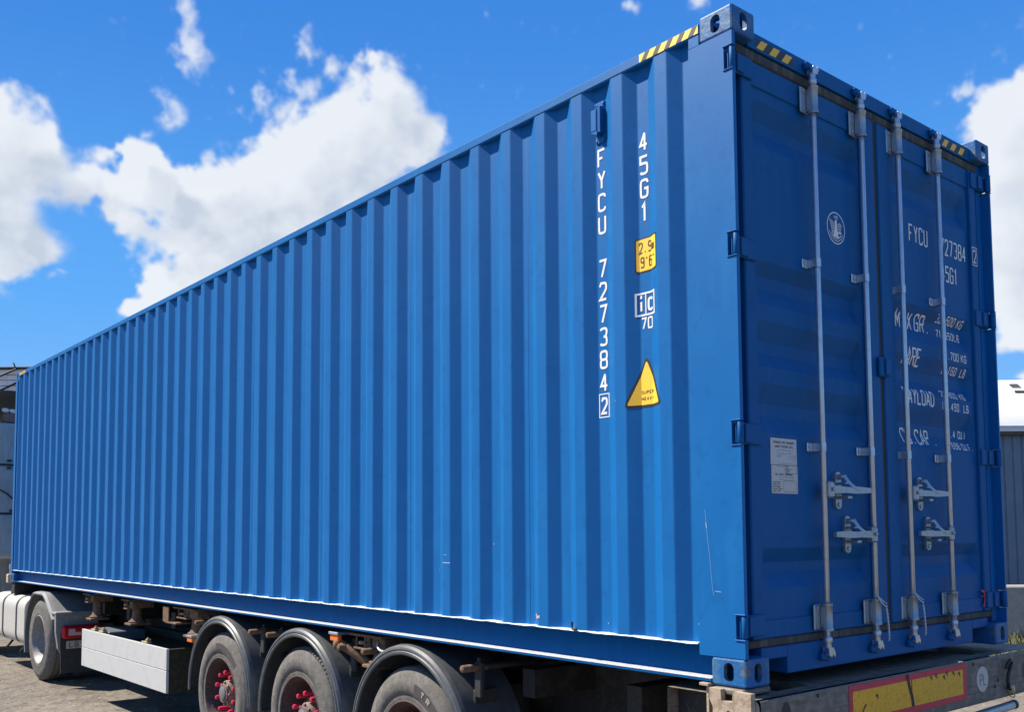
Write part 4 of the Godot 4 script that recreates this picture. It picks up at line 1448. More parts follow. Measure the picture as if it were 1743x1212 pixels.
func build_trailer() -> void:
	var t := thing("container_trailer", "dark skeletal semi-trailer with three axles carrying the blue container", "trailer", Vector3(WID / 2, 0, -4.5))
	var st := mb()
	for x in [0.72, 1.60]:
		# an I beam that steps up over the tractor
		for q in [[-0.52, -0.10, -9.2, -0.12, 0.0068], [-0.535, -0.52, -9.2, -0.12, 0.06], [-0.115, -0.10, -11.9, -0.12, 0.06], [-0.30, -0.115, -11.9, -9.2, 0.0068], [-0.315, -0.30, -11.9, -9.2, 0.06]]:
			box(st, Vector3(x + 0.06 - q[4], q[0], q[2]), Vector3(x + 0.06 + q[4], q[1] - 0.0005, q[3]), 0.002)
	for z in [-11.8, -10.4, -9.15, -8.3, -7.0, -5.9, -4.5, -3.14, -1.7, -0.9]:
		box(st, Vector3(0.30, -0.28, z - 0.05), Vector3(WID - 0.30, -0.12, z + 0.05), 0.004)
	put(st, "chassis_frame", M.chassis, t)
	# front bolster with its locking block
	st = mb()
	box(st, Vector3(0.02, -0.16, -LEN - 0.03), Vector3(WID - 0.02, -0.012, -LEN + 0.17), 0.008)
	put(st, "front_bolster", M.chassis, t)
	st = mb()
	box(st, Vector3(-0.02, -0.015, -LEN - 0.14), Vector3(0.07, 0.105, -LEN - 0.03), 0.008)
	put(st, "locking_block", M.wood, t)
	st = mb()
	sweep(st, [Vector3(0.03, 0.10, -LEN - 0.08), Vector3(0.03, 0.16, -LEN - 0.06), Vector3(0.02, 0.20, -LEN - 0.05), Vector3(0.025, 0.235, -LEN - 0.06)], 0.028)
	put(st, "locking_handle", M.galv, t)
	# axles and suspension
	for z in AXLES:
		st = mb()
		tube(st, Vector3(0.10, WHEEL_Y, z), Vector3(WID - 0.10, WHEEL_Y, z), 0.073)
		for x in [0.58, WID - 0.58]:
			box(st, Vector3(x - 0.05, -0.62, z - 0.62), Vector3(x + 0.05, -0.535, z + 0.25), 0.01)
			box(st, Vector3(x - 0.06, -0.60, z - 0.66), Vector3(x + 0.06, -0.12, z - 0.54), 0.01)
			lathe(st, Vector3(x, -0.53, z + 0.22), Vector3.UP, [Vector2(0, 0), Vector2(0.13, 0.0), Vector2(0.15, 0.05), Vector2(0.15, 0.20), Vector2(0.13, 0.25), Vector2(0, 0.25)], 18)
		put(st, "axle", M.chassis, t)
	var kinds := [0, 1, 2]
	for i in 3:
		for s in [-1.0, 1.0]:
			trailer_wheel(t, Vector3(0.0 if s < 0 else WID, WHEEL_Y, AXLES[i]), s, kinds[i])
			mudguard(t, AXLES[i], s)
	for q in [[-8.90, 0.95, 0.13], [-7.62, 0.85, 0.12], [-6.08, 0.85, 0.25], [-3.02, 0.70, 0.20]]:
		twist_lock(t, q[0], q[1], q[2])
	# a bracket plate beside the third lock, small cables and hoses
	st = mb()
	box(st, Vector3(0.02, -0.16, -6.52), Vector3(0.032, -0.02, -6.38), 0.003)
	box(st, Vector3(0.02, -0.17, -6.47), Vector3(0.16, -0.155, -6.20), 0.003)
	put(st, "bracket_plate", M.rust, t)
	st = mb()
	sweep(st, bezier(Vector3(0.07, -0.06, -2.90), Vector3(0.03, -0.12, -2.86), Vector3(0.04, -0.12, -2.74), Vector3(0.09, -0.05, -2.66)), 0.009)
	put(st, "air_hose", M.galv, t)
	st = mb()
	sweep(st, bezier(Vector3(0.04, -0.10, -3.34), Vector3(0.06, -0.12, -3.24), Vector3(0.10, -0.16, -3.20), Vector3(0.14, -0.22, -3.12)), 0.034)
	lathe(st, Vector3(0.035, -0.10, -3.345), Vector3(-1, 0.1, -0.3), [Vector2(0.035, -0.02), Vector2(0.040, 0.0), Vector2(0.036, 0.018), Vector2(0.02, 0.03), Vector2(0, 0.032)], 14)
	put(st, "tow_hook", M.rust, t)
	# orange side lamps
	for q in [[-5.86, -0.245], [-3.36, -0.030]]:
		st = mb()
		box(st, Vector3(0.012, q[1] - 0.052, q[0] - 0.055), Vector3(0.045, q[1] - 0.010, q[0] + 0.055), 0.006)
		var lamp := put(st, "side_lamp", M.lamp_orange, t)
		st = mb()
		box(st, Vector3(0.004, q[1] - 0.009, q[0] - 0.06), Vector3(0.20, q[1] + 0.010, q[0] + 0.06), 0.003)
		put(st, "lamp_shelf", M.galv, lamp)
	# white side guard: two boards before an open-topped rack
	for q in [[-0.578, -0.385], [-0.780, -0.583]]:
		st = mb()
		box(st, Vector3(-0.040, q[0], -8.750), Vector3(-0.015, q[1], -6.248), 0.003)
		put(st, "side_guard_board", M.white, t)
	st = mb()
	box(st, Vector3(-0.0145, -0.784, -6.300), Vector3(0.66, -0.392, -6.262), 0.003)
	box(st, Vector3(-0.0145, -0.784, -8.745), Vector3(0.66, -0.392, -8.710), 0.003)
	box(st, Vector3(0.62, -0.784, -8.709), Vector3(0.66, -0.392, -6.301), 0.003)
	box(st, Vector3(-0.0145, -0.50, -8.709), Vector3(0.619, -0.47, -6.301), 0.003)
	var rack := put(st, "pallet_rack", M.olive, t)
	st = mb()
	box(st, Vector3(0.02, -0.469, -8.62), Vector3(0.40, -0.372, -8.03), 0.008)
	put(st, "rack_box", M.slate, rack)
	for z in [-8.42, -8.16, -6.86]:
		st = mb()
		box(st, Vector3(-0.030, -0.3845, z - 0.07), Vector3(0.02, -0.368, z + 0.07), 0.003)
		tube(st, Vector3(0.0, -0.366, z - 0.03), Vector3(-0.01, -0.335, z + 0.06), 0.009, -1, 8)
		box(st, Vector3(-0.02, -0.3675, z + 0.03), Vector3(0.02, -0.345, z + 0.055), 0.003)
		put(st, "rack_latch", M.brass, rack)
	# landing legs
	for x in [0.62, WID - 0.62]:
		st = mb()
		box(st, Vector3(x - 0.06, -0.78, -8.98), Vector3(x + 0.06, -0.12, -8.86), 0.006)
		box(st, Vector3(x - 0.11, -0.82, -9.03), Vector3(x + 0.11, -0.785, -8.81), 0.006)
		put(st, "landing_leg", M.chassis, t)
	build_bumper(t)


func build_bumper(t: Node3D) -> void:
	# the rear cross beam: a rounded channel with holes in its top for the locks
	var st := mb()
	var face := 0.068
	var x0 := -0.003
	var x1 := 2.70
	var sec := []
	for p in [[-0.30, -0.2], [-0.30, -0.002], [-0.036, -0.002]]:
		pass
	var pts := rounded([Vector2(-0.42, -0.036), Vector2(-0.42, -0.275), Vector2(face, -0.275), Vector2(face, -0.036)], 0.020, 5)
	for p in pts:
		sec.append(p)
	var ra := []
	var rb := []
	for p in sec:
		if p.y < -0.04 or p.x > face - 0.012:
			ra.append(Vector3(x0, p.y, p.x))
			rb.append(Vector3(x1, p.y, p.x))
	loft(st, [rb, ra], false)
	# top plate with openings, laid in pieces round them
	var top := func(xa: float, xb: float, za: float, zb: float) -> void:
		quad(st, Vector3(xa, -0.036, zb), Vector3(xb, -0.036, zb), Vector3(xb, -0.036, za), Vector3(xa, -0.036, za))
	var f2 := face - 0.020
	var holes := [[0.25, 0.475], [2.02, 2.245]]
	var x := x0
	for h in holes:
		top.call(x, h[0], -0.42, f2)
		top.call(h[0], h[1], -0.42, -0.32)
		top.call(h[0], h[1], -0.030, f2)
		x = h[1]
		# walls of the opening
		for q in [[h[0], -0.32, h[1], -0.32], [h[1], -0.030, h[0], -0.030], [h[0], -0.030, h[0], -0.32], [h[1], -0.32, h[1], -0.030]]:
			quad(st, Vector3(q[0], -0.036, q[1]), Vector3(q[2], -0.036, q[3]), Vector3(q[2], -0.075, q[3]), Vector3(q[0], -0.075, q[1]))
		quad(st, Vector3(h[0], -0.20, -0.03), Vector3(h[1], -0.20, -0.03), Vector3(h[1], -0.20, -0.32), Vector3(h[0], -0.20, -0.32))
	top.call(x, x1, -0.42, f2)
	var beam := put(st, "bumper_beam", M.beam, t)
	# its left end: a bent cap and the cast locking block of the corner, with a slot and an arch cut in it
	st = mb()
	prism(st, rounded([Vector2(-0.045, -0.040), Vector2(-0.045, -0.272), Vector2(face - 0.006, -0.272), Vector2(face - 0.006, -0.040)], 0.030, 6), Vector3.ZERO, Vector3(0, 0, 1), Vector3.UP, 0.004, 0.0165)
	put(st, "beam_end", M.tan, beam)
	st = mb()
	box(st, Vector3(0.063, -0.272, -0.41), Vector3(0.075, -0.040, -0.0465), 0.002)
	put(st, "beam_end", M.chassis, beam)
	st = mb()
	var ex := -0.0175
	box(st, Vector3(ex, -0.030, -0.160), Vector3(0.17, -0.003, -0.004), 0.006)
	put(st, "bearing_pad", M.beam, beam)
	var lock := PackedVector2Array([Vector2(-0.155, -0.004), Vector2(-0.098, -0.006), Vector2(-0.094, -0.050), Vector2(-0.040, -0.052), Vector2(-0.036, -0.008), Vector2(0.052, -0.008), Vector2(0.052, -0.30), Vector2(0.030, -0.30), Vector2(0.018, -0.110), Vector2(0.006, -0.098), Vector2(-0.040, -0.098), Vector2(-0.060, -0.085), Vector2(-0.098, -0.110), Vector2(-0.112, -0.30), Vector2(-0.150, -0.30), Vector2(-0.138, -0.080), Vector2(-0.155, -0.050)])
	st = mb()
	prism(st, lock, Vector3.ZERO, Vector3(0, 0, 1), Vector3.UP, 0.018, 0.046)
	put(st, "corner_lock", M.tan, beam)
	st = mb()
	box(st, Vector3(-0.02, -0.006, -0.230), Vector3(0.30, 0.006, -0.182), 0.002)
	box(st, Vector3(-0.004, -0.40, -0.205), Vector3(0.30, -0.0065, -0.190), 0.002)
	put(st, "frame_angle", M.tan, beam)
	# reflecting board, red edged
	var fr := func(p: Vector2, l: float) -> Vector3: return Vector3(p.x, p.y, face + l)
	st = mb()
	box(st, Vector3(0.640, -0.229, face + 0.0005), Vector3(1.757, -0.046, face + 0.003), 0.001)
	put(st, "reflective_board", M.board_red, beam)
	st = mb()
	drape(st, PackedVector2Array(rect(0.668, -0.199, 1.183, -0.074)), [], fr, 0.0040)
	drape(st, PackedVector2Array(rect(1.195, -0.199, 1.712, -0.074)), [], fr, 0.0040)
	put(st, "reflective_field", M.board_yellow, beam)
	st = mb()
	ribbon(st, [Vector2(1.150, -0.047), Vector2(1.165, -0.10), Vector2(1.188, -0.15), Vector2(1.200, -0.200)], 0.024, fr, 0.0050)
	put(st, "board_damage", M.rim, beam)
	st = mb()
	ribbon(st, [Vector2(0.745, -0.175), Vector2(0.762, -0.152), Vector2(0.778, -0.140)], 0.009, fr, 0.0050)
	for q in [[0.86, -0.115], [1.37, -0.085], [1.42, -0.082], [1.50, -0.094], [1.53, -0.080], [1.60, -0.085], [1.66, -0.094]]:
		put(st, "board_damage", M.rim, beam)
		st = mb()
		ribbon(st, [Vector2(q[0], q[1]), Vector2(q[0] + 0.014, q[1] + 0.008), Vector2(q[0] + 0.020, q[1] - 0.012)], 0.008, fr, 0.0050)
	put(st, "board_damage", M.rim, beam)
	# round white plate
	st = mb()
	var disc := []
	for k in 36:
		disc.append(Vector2(1.934, -0.146) + Vector2(cos(TAU * k / 36), sin(TAU * k / 36)) * 0.066)
	prism(st, PackedVector2Array(disc), Vector3.ZERO, Vector3.RIGHT, Vector3.UP, face + 0.0005, face + 0.003)
	var rd := put(st, "round_sticker", M.plate, beam)
	st = mb()
	text(st, "PL", Vector2(1.902, -0.180), 0.030, 0.062, 0.040, 0.0055, fr, 0.0038)
	put(st, "sticker_letters", M.beam, rd)
	# rope hook and its eye
	st = mb()
	sweep(st, [Vector3(2.178, -0.115, face + 0.02), Vector3(2.182, -0.082, face + 0.03), Vector3(2.205, -0.068, face + 0.032), Vector3(2.228, -0.078, face + 0.03), Vector3(2.226, -0.105, face + 0.026), Vector3(2.205, -0.140, face + 0.022), Vector3(2.200, -0.180, face + 0.018), Vector3(2.215, -0.220, face + 0.016), Vector3(2.245, -0.232, face + 0.012)], 0.0095, 10)
	put(st, "rope_hook", M.black, beam)
	st = mb()
	lathe(st, Vector3(2.262, -0.235, face), Vector3(0, 0, 1), [Vector2(0.028, 0), Vector2(0.028, 0.014), Vector2(0.018, 0.022), Vector2(0, 0.024)], 14)
	sweep(st, arc_of(Vector3(2.262, -0.262, face + 0.012), 0.014, 0, 360, 14), 0.003, 6)
	put(st, "hook_bolt", M.brass, beam)
	# dark openings: the lamp mounts at both ends and small bolt holes
	for q in [[0.168, -0.135, 0.036, 0.075], [2.452, -0.150, 0.030, 0.045]]:
		st = mb()
		var e := []
		for k in 24:
			e.append(Vector2(q[0] + cos(TAU * k / 24) * q[2], q[1] + sin(TAU * k / 24) * q[3]))
		drape(st, PackedVector2Array(e), [], fr, 0.0012)
		put(st, "lamp_opening", M.black, beam)
	for q in [[0.40, -0.06], [0.53, -0.17], [0.53, -0.235], [0.43, -0.21], [1.84, -0.06], [2.08, -0.20], [2.12, -0.17]]:
		st = mb()
		lathe(st, Vector3(q[0], q[1], face - 0.004), Vector3(0, 0, 1), [Vector2(0.009, 0), Vector2(0.008, 0.008), Vector2(0, 0.010)], 8)
		put(st, "bolt", M.black, beam)
	# pale under-run tube with a black end and a red lamp under it
	st = mb()
	tube(st, Vector3(0.15, -0.365, 0.06), Vector3(2.30, -0.325, 0.06), 0.024)
	var ur := put(st, "underrun_tube", M.galv, t)
	st = mb()
	tube(st, Vector3(2.301, -0.325, 0.06), Vector3(2.335, -0.3245, 0.06), 0.025)
	put(st, "tube_cap", M.black, ur)
	st = mb()
	box(st, Vector3(1.95, -0.50, 0.03), Vector3(2.22, -0.375, 0.075), 0.010)
	put(st, "rear_lamp", M.lamp_red, t)


# ---------------------------------------------------------------- the tractor
func tractor_wheel(t: Node3D, at: Vector3, side: float, deep: bool) -> void:
	var w := Node3D.new()
	w.name = "wheel"
	t.add_child(w, true)
	w.position = at + Vector3(0, B, 0) - origin_of(t)
	var ax := Vector3(-side, 0, 0)
	var st := mb()
	var prof := [Vector2(0.292, 0.024), Vector2(0.298, 0.008), Vector2(0.325, 0.0), Vector2(0.332, 0.004), Vector2(0.40, -0.006), Vector2(0.440, 0.004), Vector2(0.472, 0.020), Vector2(0.482, 0.032), Vector2(0.4965, 0.046)]
	for g in [0.095, 0.150, 0.205]:
		prof.append_array([Vector2(0.498, g - 0.006), Vector2(0.485, g - 0.004), Vector2(0.485, g + 0.004), Vector2(0.498, g + 0.006)])
	prof.append_array([Vector2(0.4965, 0.26), Vector2(0.47, 0.29), Vector2(0.40, 0.31), Vector2(0.30, 0.30)])
	prof.reverse()
	lathe(st, Vector3.ZERO, ax, prof, 64)
	if deep:
		prof = [Vector2(0.30, 0.36), Vector2(0.40, 0.35), Vector2(0.47, 0.37), Vector2(0.4965, 0.40), Vector2(0.4965, 0.62), Vector2(0.47, 0.65), Vector2(0.30, 0.65)]
		prof.reverse()
		lathe(st, Vector3.ZERO, ax, prof, 48)
	local(st, "tyre", M.tyre, w)
	st = mb()
	var d := 0.17 if deep else 0.02
	var ring := [Vector2(0.300, 0.016), Vector2(0.304, 0.006), Vector2(0.294, 0.0), Vector2(0.284, 0.006), Vector2(0.280, 0.024), Vector2(0.264, 0.034), Vector2(0.252, d), Vector2(0.225, d + 0.025), Vector2(0.13, d + 0.03), Vector2(0.12, d - 0.03), Vector2(0.10, d - 0.055), Vector2(0, d - 0.055)]
	ring.reverse()
	lathe(st, Vector3.ZERO, ax, ring, 48)
	local(st, "rim", M.alu, w)
	for k in 10:
		var a := TAU * k / 10
		st = mb()
		tube(st, Vector3(0, sin(a), cos(a)) * 0.1675 + ax * (d + 0.029), Vector3(0, sin(a), cos(a)) * 0.1675 + ax * (d - 0.012), 0.016, -1, 8)
		local(st, "wheel_nut", M.alu, w)


func build_tractor() -> void:
	var t := thing("tractor_truck", "white truck tractor with rounded fuel tank and red tail lamp, ahead of the trailer", "truck", Vector3(WID / 2, 0, -12.5))
	var st := mb()
	for x in [0.80, 1.56]:
		box(st, Vector3(x, -0.52, -16.3), Vector3(x + 0.08, -0.27, -9.72), 0.006)
	for z in [-10.0, -11.3, -12.6, -14.0]:
		box(st, Vector3(0.881, -0.50, z - 0.05), Vector3(1.559, -0.29, z + 0.05), 0.004)
	box(st, Vector3(0.72, -0.268, -11.2), Vector3(1.72, -0.20, -10.2), 0.02)
	tube(st, Vector3(0.25, -0.65, -10.56), Vector3(WID - 0.25, -0.65, -10.56), 0.09)
	lathe(st, Vector3(WID / 2 - 0.25, -0.65, -10.56), Vector3.RIGHT, [Vector2(0, 0), Vector2(0.14, 0.02), Vector2(0.22, 0.2), Vector2(0.22, 0.3), Vector2(0.14, 0.48), Vector2(0, 0.5)], 20)
	put(st, "truck_frame", M.chassis, t)
	for s in [-1.0, 1.0]:
		var o := 0.0 if s < 0 else WID
		tractor_wheel(t, Vector3(o + s * 0.03, -0.650, -10.56), s, true)
		tractor_wheel(t, Vector3(o + s * 0.03, -0.650, -14.45), s, false)
		# mudguard: hood over the wheel, lighter rear wing, black flap
		st = mb()
		var rings := []
		for i in 27:
			var a := deg_to_rad(lerpf(24.0, 200.0, i / 26.0))
			var ring := []
			for q in [[-0.045, 0.585], [-0.052, 0.60], [-0.046, 0.612], [-0.02, 0.622], [0.02, 0.626], [0.62, 0.626], [0.62, 0.616], [0.02, 0.616], [-0.03, 0.605], [-0.038, 0.585]]:
				var r: float = q[1] if a > deg_to_rad(55) else q[1] + 0.10 * (1.0 - (a - deg_to_rad(24)) / deg_to_rad(31)) ** 2
				ring.append(Vector3(o - s * q[0], minf(-0.650 + sin(a) * r, -0.062 - q[0] * 0.02 + (q[1] - 0.626)), -10.56 + cos(a) * r))
			rings.append(ring)
		if s > 0:
			rings.reverse()
		loft(st, rings, true)
		var g := put(st, "mudguard", M.grey_plastic, t)
		st = mb()
		var wing := PackedVector2Array([Vector2(-0.035, -0.275), Vector2(0.34, -0.275), Vector2(0.44, -0.36), Vector2(0.48, -0.72), Vector2(0.10, -0.74), Vector2(0.05, -0.78), Vector2(0.0, -0.70), Vector2(-0.03, -0.50)])
		var wq := PackedVector2Array()
		for p in wing:
			wq.append(Vector2(o - s * p.x, p.y))
		prism(st, wq, Vector3.ZERO, Vector3.RIGHT, Vector3.UP, -9.86, -9.80)
		box(st, Vector3(minf(o - s * -0.04, o - s * 0.42), -0.305, -9.98), Vector3(maxf(o - s * -0.04, o - s * 0.42), -0.272, -9.79), 0.008)
		put(st, "mudguard_wing", M.grey_plastic, g)
		st = mb()
		var fl := PackedVector2Array([Vector2(0.02, -0.52), Vector2(0.06, -0.43), Vector2(0.62, -0.43), Vector2(0.62, -0.99), Vector2(0.03, -0.99)])
		wq = PackedVector2Array()
		for p in fl:
			wq.append(Vector2(o - s * p.x, p.y))
		prism(st, wq, Vector3.ZERO, Vector3.RIGHT, Vector3.UP, -9.799, -9.785)
		put(st, "mud_flap", M.dark_plastic, g)
		# tail lamp with its pale lens
		st = mb()
		box(st, Vector3(minf(o - s * 0.02, o - s * 0.47), -0.582, -9.784), Vector3(maxf(o - s * 0.02, o - s * 0.47), -0.432, -9.715), 0.025)
		var lamp := put(st, "tail_lamp", M.lamp_red, t)
		st = mb()
		var lx = o - s * 0.09
		prism(st, rounded([Vector2(lx, -0.545), Vector2(lx - s * 0.20, -0.545), Vector2(lx - s * 0.22, -0.508), Vector2(lx - s * 0.075, -0.508), Vector2(lx - s * 0.07, -0.468), Vector2(lx, -0.468)], 0.006), Vector3.ZERO, Vector3.RIGHT, Vector3.UP, -9.716, -9.712)
		put(st, "lamp_lens", M.lamp_white, lamp)
		# steel-strapped tank
		st = mb()
		var sec := rounded([Vector2(-0.04, -0.80), Vector2(0.66, -0.80), Vector2(0.66, -0.165), Vector2(-0.04, -0.165)], 0.17, 10)
		wq = PackedVector2Array()
		for p in sec:
			wq.append(Vector2(o - s * p.x, p.y))
		var ends := []
		for q in [[-12.95, 0.0], [-11.22, 0.0]]:
			var ring := []
			for p in wq:
				ring.append(Vector3(p.x, p.y, q[0]))
			ends.append(ring)
		if (s < 0) == Geometry2D.is_polygon_clockwise(wq):
			ends.reverse()
		var smooth := []
		for r in ends:
			smooth.append(r)
		loft(st, smooth, true)
		prism(st, wq, Vector3.ZERO, Vector3.RIGHT, Vector3.UP, -11.2195, -11.212)
		var tank := put(st, "fuel_tank", M.tank, t)
		for z in [-11.62, -12.35]:
			st = mb()
			var rr := []
			for dz in [-0.03, 0.03]:
				var ring := []
				for p in wq:
					var m := Vector2(o - s * 0.31, -0.4825)
					ring.append(Vector3(m.x + (p.x - m.x) * 1.016, m.y + (p.y - m.y) * 1.016, z + dz))
				rr.append(ring)
			if (s < 0) == Geometry2D.is_polygon_clockwise(wq):
				rr.reverse()
			loft(st, rr, true)
			tube(st, Vector3(o - s * 0.10, -0.80, z), Vector3(o - s * 0.02, -0.90, z), 0.016)
			put(st, "tank_strap", M.rubber, tank)
	# number plate on the flap
	st = mb()
	box(st, Vector3(0.085, -0.705, -9.784), Vector3(0.535, -0.612, -9.776), 0.004)
	var pl := put(st, "number_plate", M.plate, t)
	st = mb()
	var pm := func(p: Vector2, l: float) -> Vector3: return Vector3(p.x, p.y, -9.776 + l)
	text(st, "LBI", Vector2(0.115, -0.692), 0.045, 0.068, 0.062, 0.009, pm, 0.001)
	put(st, "plate_letters", M.print_black, pl)
	# catwalk boards behind the cab, air lines
	st = mb()
	box(st, Vector3(0.70, -0.20, -12.9), Vector3(1.74, -0.17, -11.5), 0.004)
	put(st, "catwalk", M.alu, t)
	# cab
	var lo := -0.62
	st = mb()
	var side_outline := rounded([Vector2(12.92, 0.30), Vector2(12.92, 2.27), Vector2(15.0, 2.27), Vector2(15.25, 0.9), Vector2(15.28, lo), Vector2(13.6, lo), Vector2(13.6, 0.30)], 0.06, 4)
	prism(st, side_outline, Vector3.ZERO, Vector3(0, 0, -1), Vector3.UP, -0.030, WID + 0.030)
	var cab := put(st, "cab", M.cab, t)
	# pressed fields and ribs on the cab's rear wall
	for q in [[0.02, 1.72, 0.86, 2.18], [0.02, 1.02, 0.86, 1.58], [0.02, 0.40, 0.86, 0.88]]:
		for m in 2:
			var a = q[0] if m == 0 else WID - q[2]
			var b = q[2] if m == 0 else WID - q[0]
			st = mb()
			prism(st, rounded(rect(a, q[1], b, q[3]), 0.07, 5), Vector3.ZERO, Vector3.RIGHT, Vector3.UP, -12.9195, -12.905)
			put(st, "rear_panel", M.cab, cab)
	for y in [1.655, 0.95]:
		st = mb()
		box(st, Vector3(-0.02, y - 0.016, -12.9197), Vector3(WID + 0.02, y + 0.016, -12.908), 0.003)
		put(st, "rear_rib", M.dark_plastic, cab)
	for q in [[0.10, 1.715], [0.10, 1.61], [0.15, 0.99]]:
		st = mb()
		box(st, Vector3(q[0] - 0.03, q[1] - 0.015, -12.9045), Vector3(q[0] + 0.03, q[1] + 0.015, -12.885), 0.004)
		put(st, "rear_catch", M.dark_plastic, cab)
	st = mb()
	sweep(st, [Vector3(-0.03, 1.30, -12.87), Vector3(0.08, 1.23, -12.86), Vector3(0.22, 1.10, -12.86), Vector3(0.5, 0.85, -12.86)], 0.012)
	put(st, "air_line", M.cable, cab)
	st = mb()
	for s in [-1.0, 1.0]:
		var x := -0.034 if s < 0 else WID + 0.034
		prism(st, PackedVector2Array([Vector2(14.0, 1.1), Vector2(14.0, 1.85), Vector2(14.85, 1.85), Vector2(15.05, 1.1)]), Vector3.ZERO, Vector3(0, 0, -1), Vector3.UP, minf(x, x - s * 0.003), maxf(x, x - s * 0.003))
	prism(st, PackedVector2Array([Vector2(0.1, 1.0), Vector2(WID - 0.1, 1.0), Vector2(WID - 0.15, 2.1), Vector2(0.15, 2.1)]), Vector3(0, 0, -15.24), Vector3.RIGHT, Vector3(0, 1, 0.165).normalized(), -0.02, 0.02)
	put(st, "cab_window", M.glass, cab)
	# roof deflector, open to the rear, with the horns and hoses under it
	st = mb()
	var rings := []
	for z in [-12.96, -13.4, -13.9, -14.4, -14.9]:
		var f := clampf((z + 14.95) / 2.0, 0.0, 1.0)
		var h := 2.28 + 0.47 * sqrt(f)
		var ring := []
		for i in 13:
			var a := PI * i / 12.0
			var cx := -cos(a)
			ring.append(Vector3(WID / 2 + signf(cx) * absf(cx) ** 0.14 * (WID / 2 + 0.14), 2.255 + (h - 2.255) * sin(a) ** 0.16, z))
		rings.append(ring)
	rings.reverse()
	loft(st, rings)
	put(st, "roof_deflector", M.deflector, t)
	st = mb()
	box(st, Vector3(0.03, 2.272, -13.10), Vector3(WID - 0.03, 2.42, -12.99), 0.02)
	put(st, "roof_ledge", M.hub, t)
	for q in [[0.00, 2.47, 0.05], [0.10, 2.46, 0.06]]:
		st = mb()
		lathe(st, Vector3(q[0] + 0.02, q[1], -13.05), Vector3(0.9, -0.2, 0.3), [Vector2(0, 0), Vector2(0.025, 0), Vector2(0.035, 0.04), Vector2(0.03, 0.08), Vector2(0, 0.10)], 12)
		put(st, "air_horn", M.letter, t)


# ---------------------------------------------------------------- what stands around
func camera_frame() -> Basis:
	var yaw := -0.69805560
	return Basis(Vector3.UP, yaw)


